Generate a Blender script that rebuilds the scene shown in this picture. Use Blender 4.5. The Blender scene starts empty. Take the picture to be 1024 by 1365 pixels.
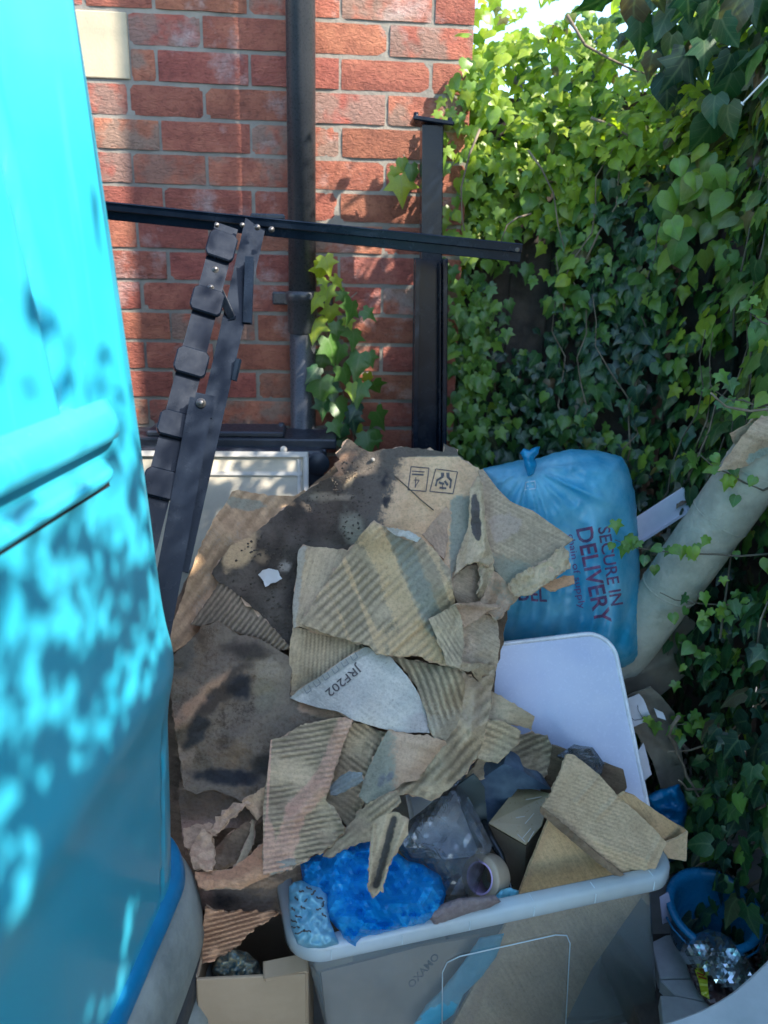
import bpy, bmesh, math, random
import numpy as np
from mathutils import Vector, Matrix, noise
from mathutils.geometry import delaunay_2d_cdt

# ------------------------------------------------------------------ camera, light, exposure
scene = bpy.context.scene
col = scene.collection
YAW, PIT, ROL = math.radians(-4.705), math.radians(17.262), math.radians(1.475)
FPX = 1026.0
CAM = Vector((0, 0, 1.4))

def cam_axes():
    cr, sr = math.cos(ROL), math.sin(ROL)
    cy, sy = math.cos(YAW), math.sin(YAW)
    cp, sp = math.cos(PIT), math.sin(PIT)
    def w(u, v, f):
        a, b = cr*u - sr*v, sr*u + cr*v
        d = (a, f*cp + b*sp, -f*sp + b*cp)
        return Vector((cy*d[0] - sy*d[1], sy*d[0] + cy*d[1], d[2]))
    return w(1, 0, 0), w(0, 1, 0), w(0, 0, 1)
RIGHT, UP, FWD = cam_axes()
cam_data = bpy.data.cameras.new('camera')
cam = bpy.data.objects.new('camera', cam_data)
col.objects.link(cam)
m3 = Matrix((RIGHT, UP, -FWD)).transposed()
cam.matrix_world = Matrix.Translation(CAM) @ m3.to_4x4()
cam_data.sensor_fit = 'VERTICAL'
cam_data.sensor_height = 36.0
cam_data.lens = 36.0*FPX/1365.0
cam_data.clip_start = 0.02
cam_data.clip_end = 500
cam_data.dof.use_dof = True
cam_data.dof.focus_distance = 1.35
cam_data.dof.aperture_fstop = 4.5
scene.camera = cam

SUN = Vector((0.66, -0.47, 0.75)).normalized()     # direction towards the sun
world = bpy.data.worlds.new('World')
scene.world = world
world.use_nodes = True
wn = world.node_tree.nodes
sky = wn.new('ShaderNodeTexSky')
sky.sky_type = 'NISHITA'
sky.sun_disc = False
sky.sun_elevation = math.asin(SUN.z)
sky.sun_rotation = math.atan2(SUN.x, SUN.y)
sky.air_density = 1.0
sky.dust_density = 0.5
sky.ozone_density = 1.4
bg = wn['Background']
bg.inputs['Strength'].default_value = 0.15
world.node_tree.links.new(sky.outputs[0], bg.inputs[0])
sun_data = bpy.data.lights.new('sun', 'SUN')
sun_data.energy = 3.3
sun_data.angle = math.radians(0.5)
sun_data.color = (1.0, 0.93, 0.83)
sun = bpy.data.objects.new('sun', sun_data)
sun.rotation_euler = SUN.to_track_quat('Z', 'Y').to_euler()
sun.location = (3, -2, 5)
col.objects.link(sun)
scene.view_settings.view_transform = 'Standard'
scene.view_settings.look = 'None'
scene.view_settings.exposure = 1.98
scene.view_settings.gamma = 1.0
scene.cycles.max_bounces = 8
scene.cycles.transparent_max_bounces = 16
scene.cycles.use_denoising = True

rnd = random.Random(7)

# ------------------------------------------------------------------ helpers
def ray(px, py):
    return RIGHT*(px - 512.0) + UP*(682.5 - py) + FWD*FPX

def at(px, py, Y):
    """world point seen at photo pixel (px, py), on the vertical plane y = Y"""
    r = ray(px, py)
    return CAM + r*(Y/r.y)

def atz(px, py, z):
    r = ray(px, py)
    return CAM + r*((z - CAM.z)/r.z)

def project(p):
    d = p - CAM
    z = d.dot(FWD)
    if z <= 0.01:
        return None
    return 512 + FPX*d.dot(RIGHT)/z, 682.5 - FPX*d.dot(UP)/z, z

def link(name, me, parent=None, mat=None):
    o = bpy.data.objects.new(name, me)
    col.objects.link(o)
    if parent is not None:
        o.parent = parent
        o.matrix_parent_inverse = Matrix.Identity(4)
        if parent.location.length > 0:
            o.location = -parent.location
    if mat is not None and not me.materials:
        me.materials.append(mat)
    return o

def empty(name, loc, label, cat, group=None):
    o = bpy.data.objects.new(name, None)
    o.empty_display_size = 0.05
    o.location = loc
    col.objects.link(o)
    return tag(o, label, cat, group)

def tag(o, label=None, cat=None, group=None, kind=None):
    if label: o['label'] = label
    if cat: o['category'] = cat
    if group: o['group'] = group
    if kind: o['kind'] = kind
    return o

def bm_mesh(bm, name, smooth=False):
    me = bpy.data.meshes.new(name)
    bm.normal_update()
    bm.to_mesh(me)
    bm.free()
    if smooth:
        me.polygons.foreach_set('use_smooth', [True]*len(me.polygons))
    return me

def box_bm(bm, c, s, axes=None, bevel=0.0, seg=1):
    """box centred at c with full size s; axes = three unit vectors"""
    ax = axes or (Vector((1,0,0)), Vector((0,1,0)), Vector((0,0,1)))
    r = bmesh.ops.create_cube(bm, size=1.0)
    vs = r['verts']
    for v in vs:
        a = v.co.copy()
        v.co = Vector(c) + ax[0]*(a.x*s[0]) + ax[1]*(a.y*s[1]) + ax[2]*(a.z*s[2])
    if bevel > 0:
        es = list({e for v in vs for e in v.link_edges})
        bmesh.ops.bevel(bm, geom=es, offset=bevel, segments=seg, affect='EDGES', profile=0.5)
    return bm

def box(name, c, s, mat, parent=None, axes=None, bevel=0.002, seg=1):
    bm = bmesh.new()
    box_bm(bm, c, s, axes, bevel, seg)
    return link(name, bm_mesh(bm, name), parent, mat)

def frame_axes(p0, p1, face):
    """axes: along p0->p1, across, and 'face' side (towards the viewer)"""
    a = (p1 - p0).normalized()
    f = Vector(face)
    f = (f - a*f.dot(a)).normalized()
    return a, a.cross(f), f

def bar(name, p0, p1, w, d, mat, parent=None, face=(0,-1,0), bevel=0.002):
    a, b, f = frame_axes(p0, p1, face)
    return box(name, (p0+p1)/2, ((p1-p0).length, w, d), mat, parent, (a, b, f), bevel)

def tube_mesh(pts, rad, seg=8, name='tube', caps=True):
    bm = bmesh.new()
    rings = []
    n = len(pts)
    up = Vector((0.13, 0.2, 1))
    for i, p in enumerate(pts):
        t = (pts[min(i+1, n-1)] - pts[max(i-1, 0)]).normalized()
        x = t.cross(up)
        if x.length < 1e-3: x = t.cross(Vector((1, 0, 0)))
        x.normalize(); y = t.cross(x).normalized()
        r = rad[i] if isinstance(rad, (list, tuple)) else rad
        rings.append([bm.verts.new(p + x*(r*math.cos(2*math.pi*k/seg)) + y*(r*math.sin(2*math.pi*k/seg))) for k in range(seg)])
    for a, b in zip(rings, rings[1:]):
        for k in range(seg):
            f = bm.faces.new((a[k], a[(k+1) % seg], b[(k+1) % seg], b[k])); f.smooth = True
    if caps:
        bm.faces.new(rings[0][::-1]); bm.faces.new(rings[-1])
    bmesh.ops.recalc_face_normals(bm, faces=bm.faces)
    me = bpy.data.meshes.new(name); bm.to_mesh(me); bm.free()
    return me

def tube(name, pts, rad, mat, parent=None, seg=8, caps=True):
    return link(name, tube_mesh([Vector(p) for p in pts], rad, seg, name, caps), parent, mat)

def lathe(name, prof, c, mat, parent=None, seg=40, axis=None, wob=None):
    """prof = [(radius, height)...] round the axis through c"""
    ax = (axis or Vector((0,0,1))).normalized()
    x = ax.cross(Vector((0.3, 1, 0.1))).normalized(); y = ax.cross(x)
    bm = bmesh.new()
    rings = []
    for r, h in prof:
        if r < 1e-5:
            rings.append([bm.verts.new(Vector(c) + ax*h)])
        else:
            rings.append([bm.verts.new(Vector(c) + ax*h + (x*math.cos(2*math.pi*k/seg) + y*math.sin(2*math.pi*k/seg))*r) for k in range(seg)])
    for a, b in zip(rings, rings[1:]):
        for k in range(seg):
            q = [a[k % len(a)], a[(k+1) % len(a)], b[(k+1) % len(b)], b[k % len(b)]]
            u = []
            for v in q:
                if v not in u: u.append(v)
            if len(u) > 2:
                f = bm.faces.new(u); f.smooth = True
    bmesh.ops.recalc_face_normals(bm, faces=bm.faces)
    me = bpy.data.meshes.new(name); bm.to_mesh(me); bm.free()
    return link(name, me, parent, mat)

def fbm(x, y, z=0.0, o=4):
    v = 0.0; a = 0.5; f = 1.0
    for _ in range(o):
        v += a*noise.noise(Vector((x*f, y*f, z + 7.3*f))); a *= 0.5; f *= 2.1
    return v

def ridged(x, y, z=0.0, o=3):
    v = 0.0; a = 0.55; f = 1.0
    for _ in range(o):
        v += a*(1 - 2*abs(noise.noise(Vector((x*f, y*f, z + 3.1*f)))*1.6)); a *= 0.5; f *= 2.0
    return v

# ------------------------------------------------------------------ materials
def new_mat(name):
    m = bpy.data.materials.new(name)
    m.use_nodes = True
    nt = m.node_tree
    return m, nt, nt.nodes, nt.links, nt.nodes['Principled BSDF']

def ramp(nodes, fac_out, links, stops):
    r = nodes.new('ShaderNodeValToRGB')
    e = r.color_ramp.elements
    while len(e) < len(stops): e.new(0.5)
    for el, (p, c) in zip(e, stops):
        el.position = p
        el.color = c if len(c) == 4 else (*c, 1)
    links.new(fac_out, r.inputs[0])
    return r

def tex_noise(nodes, links, vec, scale, detail=6, rough=0.6, dist=0.0):
    n = nodes.new('ShaderNodeTexNoise')
    n.inputs['Scale'].default_value = scale
    n.inputs['Detail'].default_value = detail
    n.inputs['Roughness'].default_value = rough
    n.inputs['Distortion'].default_value = dist
    if vec is not None: links.new(vec, n.inputs['Vector'])
    return n

def mixc(nodes, links, fac, a, b, mode='MIX'):
    n = nodes.new('ShaderNodeMix')
    n.data_type = 'RGBA'; n.blend_type = mode
    for sock, v in ((n.inputs[0], fac), (n.inputs[6], a), (n.inputs[7], b)):
        if hasattr(v, 'is_output') or isinstance(v, bpy.types.NodeSocket): links.new(v, sock)
        elif isinstance(v, (int, float)): sock.default_value = v
        else: sock.default_value = (*v, 1) if len(v) == 3 else v
    return n.outputs[2]

def bump(nodes, links, height, strength, dist, prev=None):
    b = nodes.new('ShaderNodeBump')
    b.inputs['Strength'].default_value = strength
    b.inputs['Distance'].default_value = dist
    links.new(height, b.inputs['Height'])
    if prev is not None: links.new(prev, b.inputs['Normal'])
    return b.outputs[0]

def simple_mat(name, c, rough=0.5, metal=0.0, var=0.15, scale=30, bump_s=0.2, bump_d=0.001, c2=None, cscale=None, spec=0.5):
    m, nt, n, l, p = new_mat(name)
    tc = n.new('ShaderNodeTexCoord')
    a = tex_noise(n, l, tc.outputs['Object'], cscale or scale*0.3)
    c2 = c2 or tuple(x*(1-var) for x in c)
    r = ramp(n, a.outputs[0], l, [(0.35, c2), (0.62, c)])
    l.new(r.outputs[0], p.inputs['Base Color'])
    b = tex_noise(n, l, tc.outputs['Object'], scale)
    rr = ramp(n, b.outputs[0], l, [(0.3, (max(rough-.12, 0.02),)*3), (0.7, (min(rough+.1, 1),)*3)])
    l.new(rr.outputs[0], p.inputs['Roughness'])
    p.inputs['Metallic'].default_value = metal
    p.inputs['Specular IOR Level'].default_value = spec
    if bump_s > 0:
        l.new(bump(n, l, b.outputs[0], bump_s, bump_d), p.inputs['Normal'])
    return m

def brick_mat():
    m, nt, n, l, p = new_mat('red_brick')
    tc = n.new('ShaderNodeTexCoord'); oi = n.new('ShaderNodeObjectInfo')
    geo = n.new('ShaderNodeNewGeometry')
    add = n.new('ShaderNodeVectorMath'); add.operation = 'ADD'
    l.new(geo.outputs['Position'], add.inputs[0])
    sc = n.new('ShaderNodeVectorMath'); sc.operation = 'SCALE'
    comb = n.new('ShaderNodeCombineXYZ')
    for k in range(3): l.new(oi.outputs['Random'], comb.inputs[k])
    l.new(comb.outputs[0], sc.inputs[0]); sc.inputs['Scale'].default_value = 9.0
    l.new(sc.outputs[0], add.inputs[1])
    vec = add.outputs[0]
    n1 = tex_noise(n, l, vec, 14, 5)
    n2 = tex_noise(n, l, vec, 90, 6, 0.7)
    base = ramp(n, n1.outputs[0], l, [(0.25, (0.20, 0.056, 0.042)), (0.5, (0.34, 0.098, 0.066)), (0.75, (0.46, 0.155, 0.098))])
    # burnt, greyish faces on some bricks
    mth = n.new('ShaderNodeMath'); mth.operation = 'MULTIPLY'
    sel = ramp(n, oi.outputs['Random'], l, [(0.55, (0, 0, 0)), (0.66, (1, 1, 1))])
    pat = ramp(n, tex_noise(n, l, vec, 10, 3).outputs[0], l, [(0.44, (0, 0, 0)), (0.55, (1, 1, 1))])
    l.new(sel.outputs[0], mth.inputs[0]); l.new(pat.outputs[0], mth.inputs[1])
    m2 = n.new('ShaderNodeMath'); m2.operation = 'MULTIPLY'; l.new(mth.outputs[0], m2.inputs[0]); m2.inputs[1].default_value = 0.75
    c = mixc(n, l, m2.outputs[0], base.outputs[0], (0.22, 0.155, 0.12))
    # per-brick tone
    hsv = n.new('ShaderNodeHueSaturation')
    mr = n.new('ShaderNodeMapRange'); l.new(oi.outputs['Random'], mr.inputs[0]); mr.inputs[3].default_value = 0.78; mr.inputs[4].default_value = 1.15
    wn_ = n.new('ShaderNodeTexWhiteNoise'); wn_.noise_dimensions = '1D'; l.new(oi.outputs['Random'], wn_.inputs['W'])
    mh = n.new('ShaderNodeMapRange'); l.new(wn_.outputs['Value'], mh.inputs[0]); mh.inputs[3].default_value = 0.496; mh.inputs[4].default_value = 0.514
    l.new(mh.outputs[0], hsv.inputs['Hue'])
    l.new(mr.outputs[0], hsv.inputs['Value']); l.new(c, hsv.inputs['Color'])
    c = hsv.outputs[0]
    # efflorescence in world space
    ef = tex_noise(n, l, geo.outputs['Position'], 5.0, 6, 0.65)
    er = ramp(n, ef.outputs[0], l, [(0.55, (0, 0, 0)), (0.70, (0.65, 0.65, 0.65))])
    c = mixc(n, l, er.outputs[0], c, (0.50, 0.42, 0.38))
    sp = ramp(n, n2.outputs[0], l, [(0.32, (0.45, 0.45, 0.45)), (0.5, (1, 1, 1))])
    c = mixc(n, l, 0.6, c, sp.outputs[0], 'MULTIPLY')
    l.new(c, p.inputs['Base Color'])
    p.inputs['Roughness'].default_value = 0.9
    mus = n.new('ShaderNodeMapping'); l.new(vec, mus.inputs[0]); mus.inputs['Scale'].default_value = (1, 1, 2.2)
    n3 = tex_noise(n, l, mus.outputs[0], 55, 5, 0.6, 1.2)
    b1 = bump(n, l, n3.outputs[0], 0.9, 0.006)
    l.new(bump(n, l, n2.outputs[0], 0.5, 0.0015, b1), p.inputs['Normal'])
    return m

def leaf_mat(name, stem=False):
    m, nt, n, l, p = new_mat(name)
    at_ = n.new('ShaderNodeAttribute'); at_.attribute_name = 'tint'
    uv = n.new('ShaderNodeUVMap')
    sep = n.new('ShaderNodeSeparateColor'); l.new(at_.outputs['Color'], sep.inputs[0])
    # R = leaf age and painted sunlight (dark -> lime), G = brownness, B = random
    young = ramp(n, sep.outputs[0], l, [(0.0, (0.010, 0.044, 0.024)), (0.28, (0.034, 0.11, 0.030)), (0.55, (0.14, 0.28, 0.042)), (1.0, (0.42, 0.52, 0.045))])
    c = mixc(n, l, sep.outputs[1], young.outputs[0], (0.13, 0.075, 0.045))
    nz = tex_noise(n, l, None, 40, 3)
    tc = n.new('ShaderNodeTexCoord'); l.new(tc.outputs['Object'], nz.inputs['Vector'])
    rr = ramp(n, nz.outputs[0], l, [(0.3, (0.65, 0.65, 0.65)), (0.7, (1.2, 1.2, 1.2))])
    c = mixc(n, l, 0.8, c, rr.outputs[0], 'MULTIPLY')
    # veins from the UV (x across, y along)
    sx = n.new('ShaderNodeSeparateXYZ'); l.new(uv.outputs[0], sx.inputs[0])
    ab = n.new('ShaderNodeMath'); ab.operation = 'ABSOLUTE'; l.new(sx.outputs[0], ab.inputs[0])
    vr = ramp(n, ab.outputs[0], l, [(0.0, (1, 1, 1)), (0.05, (0, 0, 0))])
    at2 = n.new('ShaderNodeMath'); at2.operation = 'MULTIPLY_ADD'; l.new(ab.outputs[0], at2.inputs[0]); at2.inputs[1].default_value = -0.9
    l.new(sx.outputs[1], at2.inputs[2])
    fr = n.new('ShaderNodeMath'); fr.operation = 'PINGPONG'; l.new(at2.outputs[0], fr.inputs[0]); fr.inputs[1].default_value = 0.13
    vr2 = ramp(n, fr.outputs[0], l, [(0.0, (0.6, 0.6, 0.6)), (0.022, (0, 0, 0))])
    vm = n.new('ShaderNodeMath'); vm.operation = 'MAXIMUM'; l.new(vr.outputs[0], vm.inputs[0]); l.new(vr2.outputs[0], vm.inputs[1])
    vf = n.new('ShaderNodeMath'); vf.operation = 'MULTIPLY'; l.new(vm.outputs[0], vf.inputs[0]); vf.inputs[1].default_value = 0.35
    c = mixc(n, l, vf.outputs[0], c, (0.20, 0.27, 0.12))
    l.new(c, p.inputs['Base Color'])
    p.inputs['Roughness'].default_value = 0.36
    p.inputs['Specular IOR Level'].default_value = 0.55
    tr = n.new('ShaderNodeBsdfTranslucent')
    tcol = mixc(n, l, 1.0, c, (1.25, 1.45, 0.45), 'MULTIPLY')
    l.new(tcol, tr.inputs[0])
    mx = n.new('ShaderNodeMixShader'); 
    mr = n.new('ShaderNodeMapRange'); l.new(sep.outputs[0], mr.inputs[0]); mr.inputs[3].default_value = 0.2; mr.inputs[4].default_value = 0.55
    l.new(mr.outputs[0], mx.inputs[0])
    l.new(p.outputs[0], mx.inputs[1]); l.new(tr.outputs[0], mx.inputs[2])
    l.new(mx.outputs[0], n['Material Output'].inputs[0])
    b = bump(n, l, nz.outputs[0], 0.25, 0.002)
    l.new(b, p.inputs['Normal'])
    return m

def paint_mat():
    """turquoise van paint, slightly dusty"""
    m, nt, n, l, p = new_mat('turquoise_paint')
    tc = n.new('ShaderNodeTexCoord')
    a = tex_noise(n, l, tc.outputs['Object'], 2.2, 4)
    r = ramp(n, a.outputs[0], l, [(0.3, (0.012, 0.345, 0.50)), (0.7, (0.04, 0.41, 0.57))])
    d = tex_noise(n, l, tc.outputs['Object'], 260, 3, 0.7)
    dr = ramp(n, d.outputs[0], l, [(0.70, (0, 0, 0)), (0.76, (0.5, 0.5, 0.5))])
    c = mixc(n, l, dr.outputs[0], r.outputs[0], (0.25, 0.42, 0.45))
    # rain streaks and dust film
    mp = n.new('ShaderNodeMapping'); l.new(tc.outputs['Object'], mp.inputs[0]); mp.inputs['Scale'].default_value = (30, 30, 1.6)
    sk = tex_noise(n, l, mp.outputs[0], 1.5, 6, 0.7)
    skr = ramp(n, sk.outputs[0], l, [(0.55, (0, 0, 0)), (0.8, (0.13, 0.13, 0.13))])
    c = mixc(n, l, skr.outputs[0], c, (0.20, 0.40, 0.44))
    l.new(c, p.inputs['Base Color'])
    p.inputs['Roughness'].default_value = 0.38
    p.inputs['Coat Weight'].default_value = 0.35
    p.inputs['Coat Roughness'].default_value = 0.12
    s = tex_noise(n, l, tc.outputs['Object'], 3.0, 2)
    l.new(bump(n, l, s.outputs[0], 0.10, 0.01), p.inputs['Normal'])
    return m

def black_metal():
    m, nt, n, l, p = new_mat('black_painted_metal')
    tc = n.new('ShaderNodeTexCoord')
    a = tex_noise(n, l, tc.outputs['Object'], 9, 8, 0.7)
    b = tex_noise(n, l, tc.outputs['Object'], 120, 5, 0.75)
    c0 = ramp(n, a.outputs[0], l, [(0.35, (0.003, 0.006, 0.013)), (0.62, (0.009, 0.015, 0.026))])
    rr = ramp(n, b.outputs[0], l, [(0.67, (0, 0, 0)), (0.76, (0.6, 0.6, 0.6))])
    c = mixc(n, l, rr.outputs[0], c0.outputs[0], (0.12, 0.105, 0.095))
    l.new(c, p.inputs['Base Color'])
    r2 = ramp(n, a.outputs[0], l, [(0.3, (0.18,)*3), (0.7, (0.34,)*3)])
    l.new(r2.outputs[0], p.inputs['Roughness'])
    p.inputs['Specular IOR Level'].default_value = 0.22
    l.new(bump(n, l, b.outputs[0], 0.15, 0.0006), p.inputs['Normal'])
    return m

def cardboard(name, c1, c2, grain=0.0, streak=0.5, scale=1.0, wet=0.0):
    """UV = sheet coordinates in units of 100 px; grain angle in degrees"""
    c1 = tuple(x*g for x, g in zip(c1, (1.14, 1.04, .93))); c2 = tuple(min(x*g, .8) for x, g in zip(c2, (1.14, 1.04, .93)))
    m, nt, n, l, p = new_mat(name)
    uv = n.new('ShaderNodeUVMap')
    mp = n.new('ShaderNodeMapping'); l.new(uv.outputs[0], mp.inputs[0])
    mp.inputs['Rotation'].default_value = (0, 0, math.radians(-grain))
    mp2 = n.new('ShaderNodeMapping'); l.new(mp.outputs[0], mp2.inputs[0])
    mp2.inputs['Scale'].default_value = (0.8*scale, 9.0*scale, 1)
    st = tex_noise(n, l, mp2.outputs[0], 1.6, 6, 0.65)
    lo = tex_noise(n, l, uv.outputs[0], 1.3*scale, 6, 0.62)
    hi = tex_noise(n, l, uv.outputs[0], 22, 6, 0.75)
    vhi = tex_noise(n, l, uv.outputs[0], 70, 3, 0.8)
    base = ramp(n, lo.outputs[0], l, [(0.36, c1), (0.60, c2)])
    dk = tuple(x*0.62 for x in c1)
    s2 = ramp(n, st.outputs[0], l, [(0.36, (0, 0, 0)), (0.60, (1, 1, 1))])
    sm = n.new('ShaderNodeMath'); sm.operation = 'MULTIPLY_ADD'; l.new(s2.outputs[0], sm.inputs[0]); sm.inputs[1].default_value = -streak; sm.inputs[2].default_value = streak
    c = mixc(n, l, sm.outputs[0], base.outputs[0], dk)
    sp = ramp(n, hi.outputs[0], l, [(0.32, (0.62, 0.60, 0.58)), (0.52, (1, 1, 1)), (0.75, (1.14, 1.12, 1.1))])
    c = mixc(n, l, 0.75, c, sp.outputs[0], 'MULTIPLY')
    # valley shade painted between the flutes so the ribs read
    fl = n.new('ShaderNodeAttribute'); fl.attribute_name = 'flute_shade'
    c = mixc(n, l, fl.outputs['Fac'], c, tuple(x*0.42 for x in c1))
    pa = n.new('ShaderNodeAttribute'); pa.attribute_name = 'paint'
    # stains follow the painted amount with a broken-up edge
    md = tex_noise(n, l, uv.outputs[0], 7, 5, 0.65)
    sm0 = n.new('ShaderNodeMath'); sm0.operation = 'ADD'; l.new(hi.outputs[0], sm0.inputs[0]); l.new(md.outputs[0], sm0.inputs[1])
    sm1 = n.new('ShaderNodeMath'); sm1.operation = 'MULTIPLY'; l.new(sm0.outputs[0], sm1.inputs[0]); sm1.inputs[1].default_value = 0.9
    brk = n.new('ShaderNodeMath'); brk.operation = 'MULTIPLY_ADD'; l.new(pa.outputs['Alpha'], brk.inputs[0]); brk.inputs[1].default_value = 1.3
    l.new(sm1.outputs[0], brk.inputs[2])
    pr = n.new('ShaderNodeMapRange'); l.new(brk.outputs[0], pr.inputs[0]); pr.inputs[1].default_value = 1.14; pr.inputs[2].default_value = 1.42
    pv = mixc(n, l, 0.8, pa.outputs['Color'], sp.outputs[0], 'MULTIPLY')
    c = mixc(n, l, pr.outputs[0], c, pv)
    fm = n.new('ShaderNodeMath'); fm.operation = 'MULTIPLY'; l.new(fl.outputs['Fac'], fm.inputs[0]); fm.inputs[1].default_value = .55  # the same painted groove shade again, over the stains
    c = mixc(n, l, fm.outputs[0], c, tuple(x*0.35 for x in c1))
    l.new(c, p.inputs['Base Color'])
    p.inputs['Roughness'].default_value = 0.88 - wet
    p.inputs['Specular IOR Level'].default_value = 0.25
    b1 = bump(n, l, st.outputs[0], 0.5, 0.005)
    b2 = bump(n, l, hi.outputs[0], 0.7, 0.005, b1)
    b3 = bump(n, l, vhi.outputs[0], 0.4, 0.0008, b2)
    l.new(b3, p.inputs['Normal'])
    return m

def film_mat(name, c, alpha=0.85, rough=0.25, trans=0.5, c2=None):
    """thin coloured plastic film"""
    m, nt, n, l, p = new_mat(name)
    tc = n.new('ShaderNodeTexCoord')
    a = tex_noise(n, l, tc.outputs['Object'], 9, 5, 0.6)
    c2 = c2 or tuple(min(1, x*1.5 + 0.03) for x in c)
    r = ramp(n, a.outputs[0], l, [(0.35, c), (0.65, c2)])
    l.new(r.outputs[0], p.inputs['Base Color'])
    p.inputs['Roughness'].default_value = rough
    p.inputs['Specular IOR Level'].default_value = 0.7
    tr = n.new('ShaderNodeBsdfTranslucent'); l.new(r.outputs[0], tr.inputs[0])
    mx = n.new('ShaderNodeMixShader'); mx.inputs[0].default_value = trans
    l.new(p.outputs[0], mx.inputs[1]); l.new(tr.outputs[0], mx.inputs[2])
    tp = n.new('ShaderNodeBsdfTransparent')
    tp.inputs[0].default_value = (min(1, c[0]*1.2+0.35), min(1, c[1]*1.2+0.45), min(1, c[2]*1.2+0.5), 1)
    mx2 = n.new('ShaderNodeMixShader'); mx2.inputs[0].default_value = alpha
    l.new(tp.outputs[0], mx2.inputs[1]); l.new(mx.outputs[0], mx2.inputs[2])
    l.new(mx2.outputs[0], n['Material Output'].inputs[0])
    w = tex_noise(n, l, tc.outputs['Object'], 38, 4, 0.6, 1.5)
    l.new(bump(n, l, w.outputs[0], 0.35, 0.006), p.inputs['Normal'])
    return m

def clear_mat(name, fog=0.25, c=(0.8, 0.88, 0.92), rough=0.12, wr=0.0, tint=(0.9, 0.95, 0.97), ior=1.45):
    """clear or milky plastic wall"""
    m, nt, n, l, p = new_mat(name)
    tc = n.new('ShaderNodeTexCoord')
    dif = n.new('ShaderNodeBsdfDiffuse'); dif.inputs[0].default_value = (*c, 1)
    trl = n.new('ShaderNodeBsdfTranslucent'); trl.inputs[0].default_value = (*c, 1)
    dm = n.new('ShaderNodeMixShader'); dm.inputs[0].default_value = 0.35
    l.new(dif.outputs[0], dm.inputs[1]); l.new(trl.outputs[0], dm.inputs[2])
    tp = n.new('ShaderNodeBsdfTransparent'); tp.inputs[0].default_value = (*tint, 1)
    gl = n.new('ShaderNodeBsdfGlossy'); gl.inputs['Roughness'].default_value = rough
    a = tex_noise(n, l, tc.outputs['Object'], 5, 4, 0.55)
    fr = n.new('ShaderNodeMapRange'); l.new(a.outputs[0], fr.inputs[0])
    fr.inputs[1].default_value = 0.3; fr.inputs[2].default_value = 0.7
    fr.inputs[3].default_value = fog*0.75; fr.inputs[4].default_value = min(1, fog*1.25)
    m1 = n.new('ShaderNodeMixShader'); l.new(fr.outputs[0], m1.inputs[0])
    l.new(tp.outputs[0], m1.inputs[1]); l.new(dm.outputs[0], m1.inputs[2])
    fn = n.new('ShaderNodeFresnel'); fn.inputs[0].default_value = ior
    m2 = n.new('ShaderNodeMixShader'); l.new(fn.outputs[0], m2.inputs[0])
    l.new(m1.outputs[0], m2.inputs[1]); l.new(gl.outputs[0], m2.inputs[2])
    l.new(m2.outputs[0], n['Material Output'].inputs[0])
    if wr > 0:
        w = tex_noise(n, l, tc.outputs['Object'], 30, 4, 0.6, 2.0)
        b = bump(n, l, w.outputs[0], wr, 0.01)
        for q in (gl.inputs['Normal'], fn.inputs['Normal'], dif.inputs['Normal']): l.new(b, q)
    return m

M = {}
M['brick'] = brick_mat()
M['mortar'] = simple_mat('mortar', (0.29, 0.255, 0.205), 0.95, scale=90, bump_s=0.8, bump_d=0.003, c2=(0.18, 0.165, 0.14), cscale=8)
M['stone'] = simple_mat('cream_stone', (0.50, 0.41, 0.27), 0.9, scale=160, bump_s=0.35, bump_d=0.002, c2=(0.40, 0.34, 0.23), cscale=12)
M['black'] = black_metal()
M['pipe'] = simple_mat('dark_grey_pipe_paint', (0.050, 0.054, 0.060), 0.32, scale=180, bump_s=0.25, bump_d=0.0008, c2=(0.034, 0.037, 0.042), cscale=7)
M['screw'] = simple_mat('zinc_screw', (0.22, 0.21, 0.20), 0.45, metal=0.8, scale=200)
M['paint'] = paint_mat()
M['leaf'] = leaf_mat('ivy_leaf')
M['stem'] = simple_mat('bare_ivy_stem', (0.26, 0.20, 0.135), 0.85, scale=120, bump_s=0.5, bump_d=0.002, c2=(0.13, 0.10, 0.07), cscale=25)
M['stem_dark'] = simple_mat('dark_ivy_stem', (0.12, 0.10, 0.07), 0.85, scale=120, bump_s=0.5, bump_d=0.002)  # darker brown stem tone
M['ground'] = simple_mat('yard_soil', (0.13, 0.11, 0.09), 0.95, scale=70, bump_s=0.9, bump_d=0.01, c2=(0.05, 0.045, 0.04), cscale=5)
M['slab'] = simple_mat('concrete_slab', (0.26, 0.25, 0.23), 0.9, scale=120, bump_s=0.6, bump_d=0.003, c2=(0.17, 0.165, 0.15), cscale=6)
M['fence'] = simple_mat('weathered_fence_board', (0.075, 0.058, 0.048), 0.9, scale=60, bump_s=0.8, bump_d=0.003, c2=(0.03, 0.025, 0.022), cscale=14)

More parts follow.
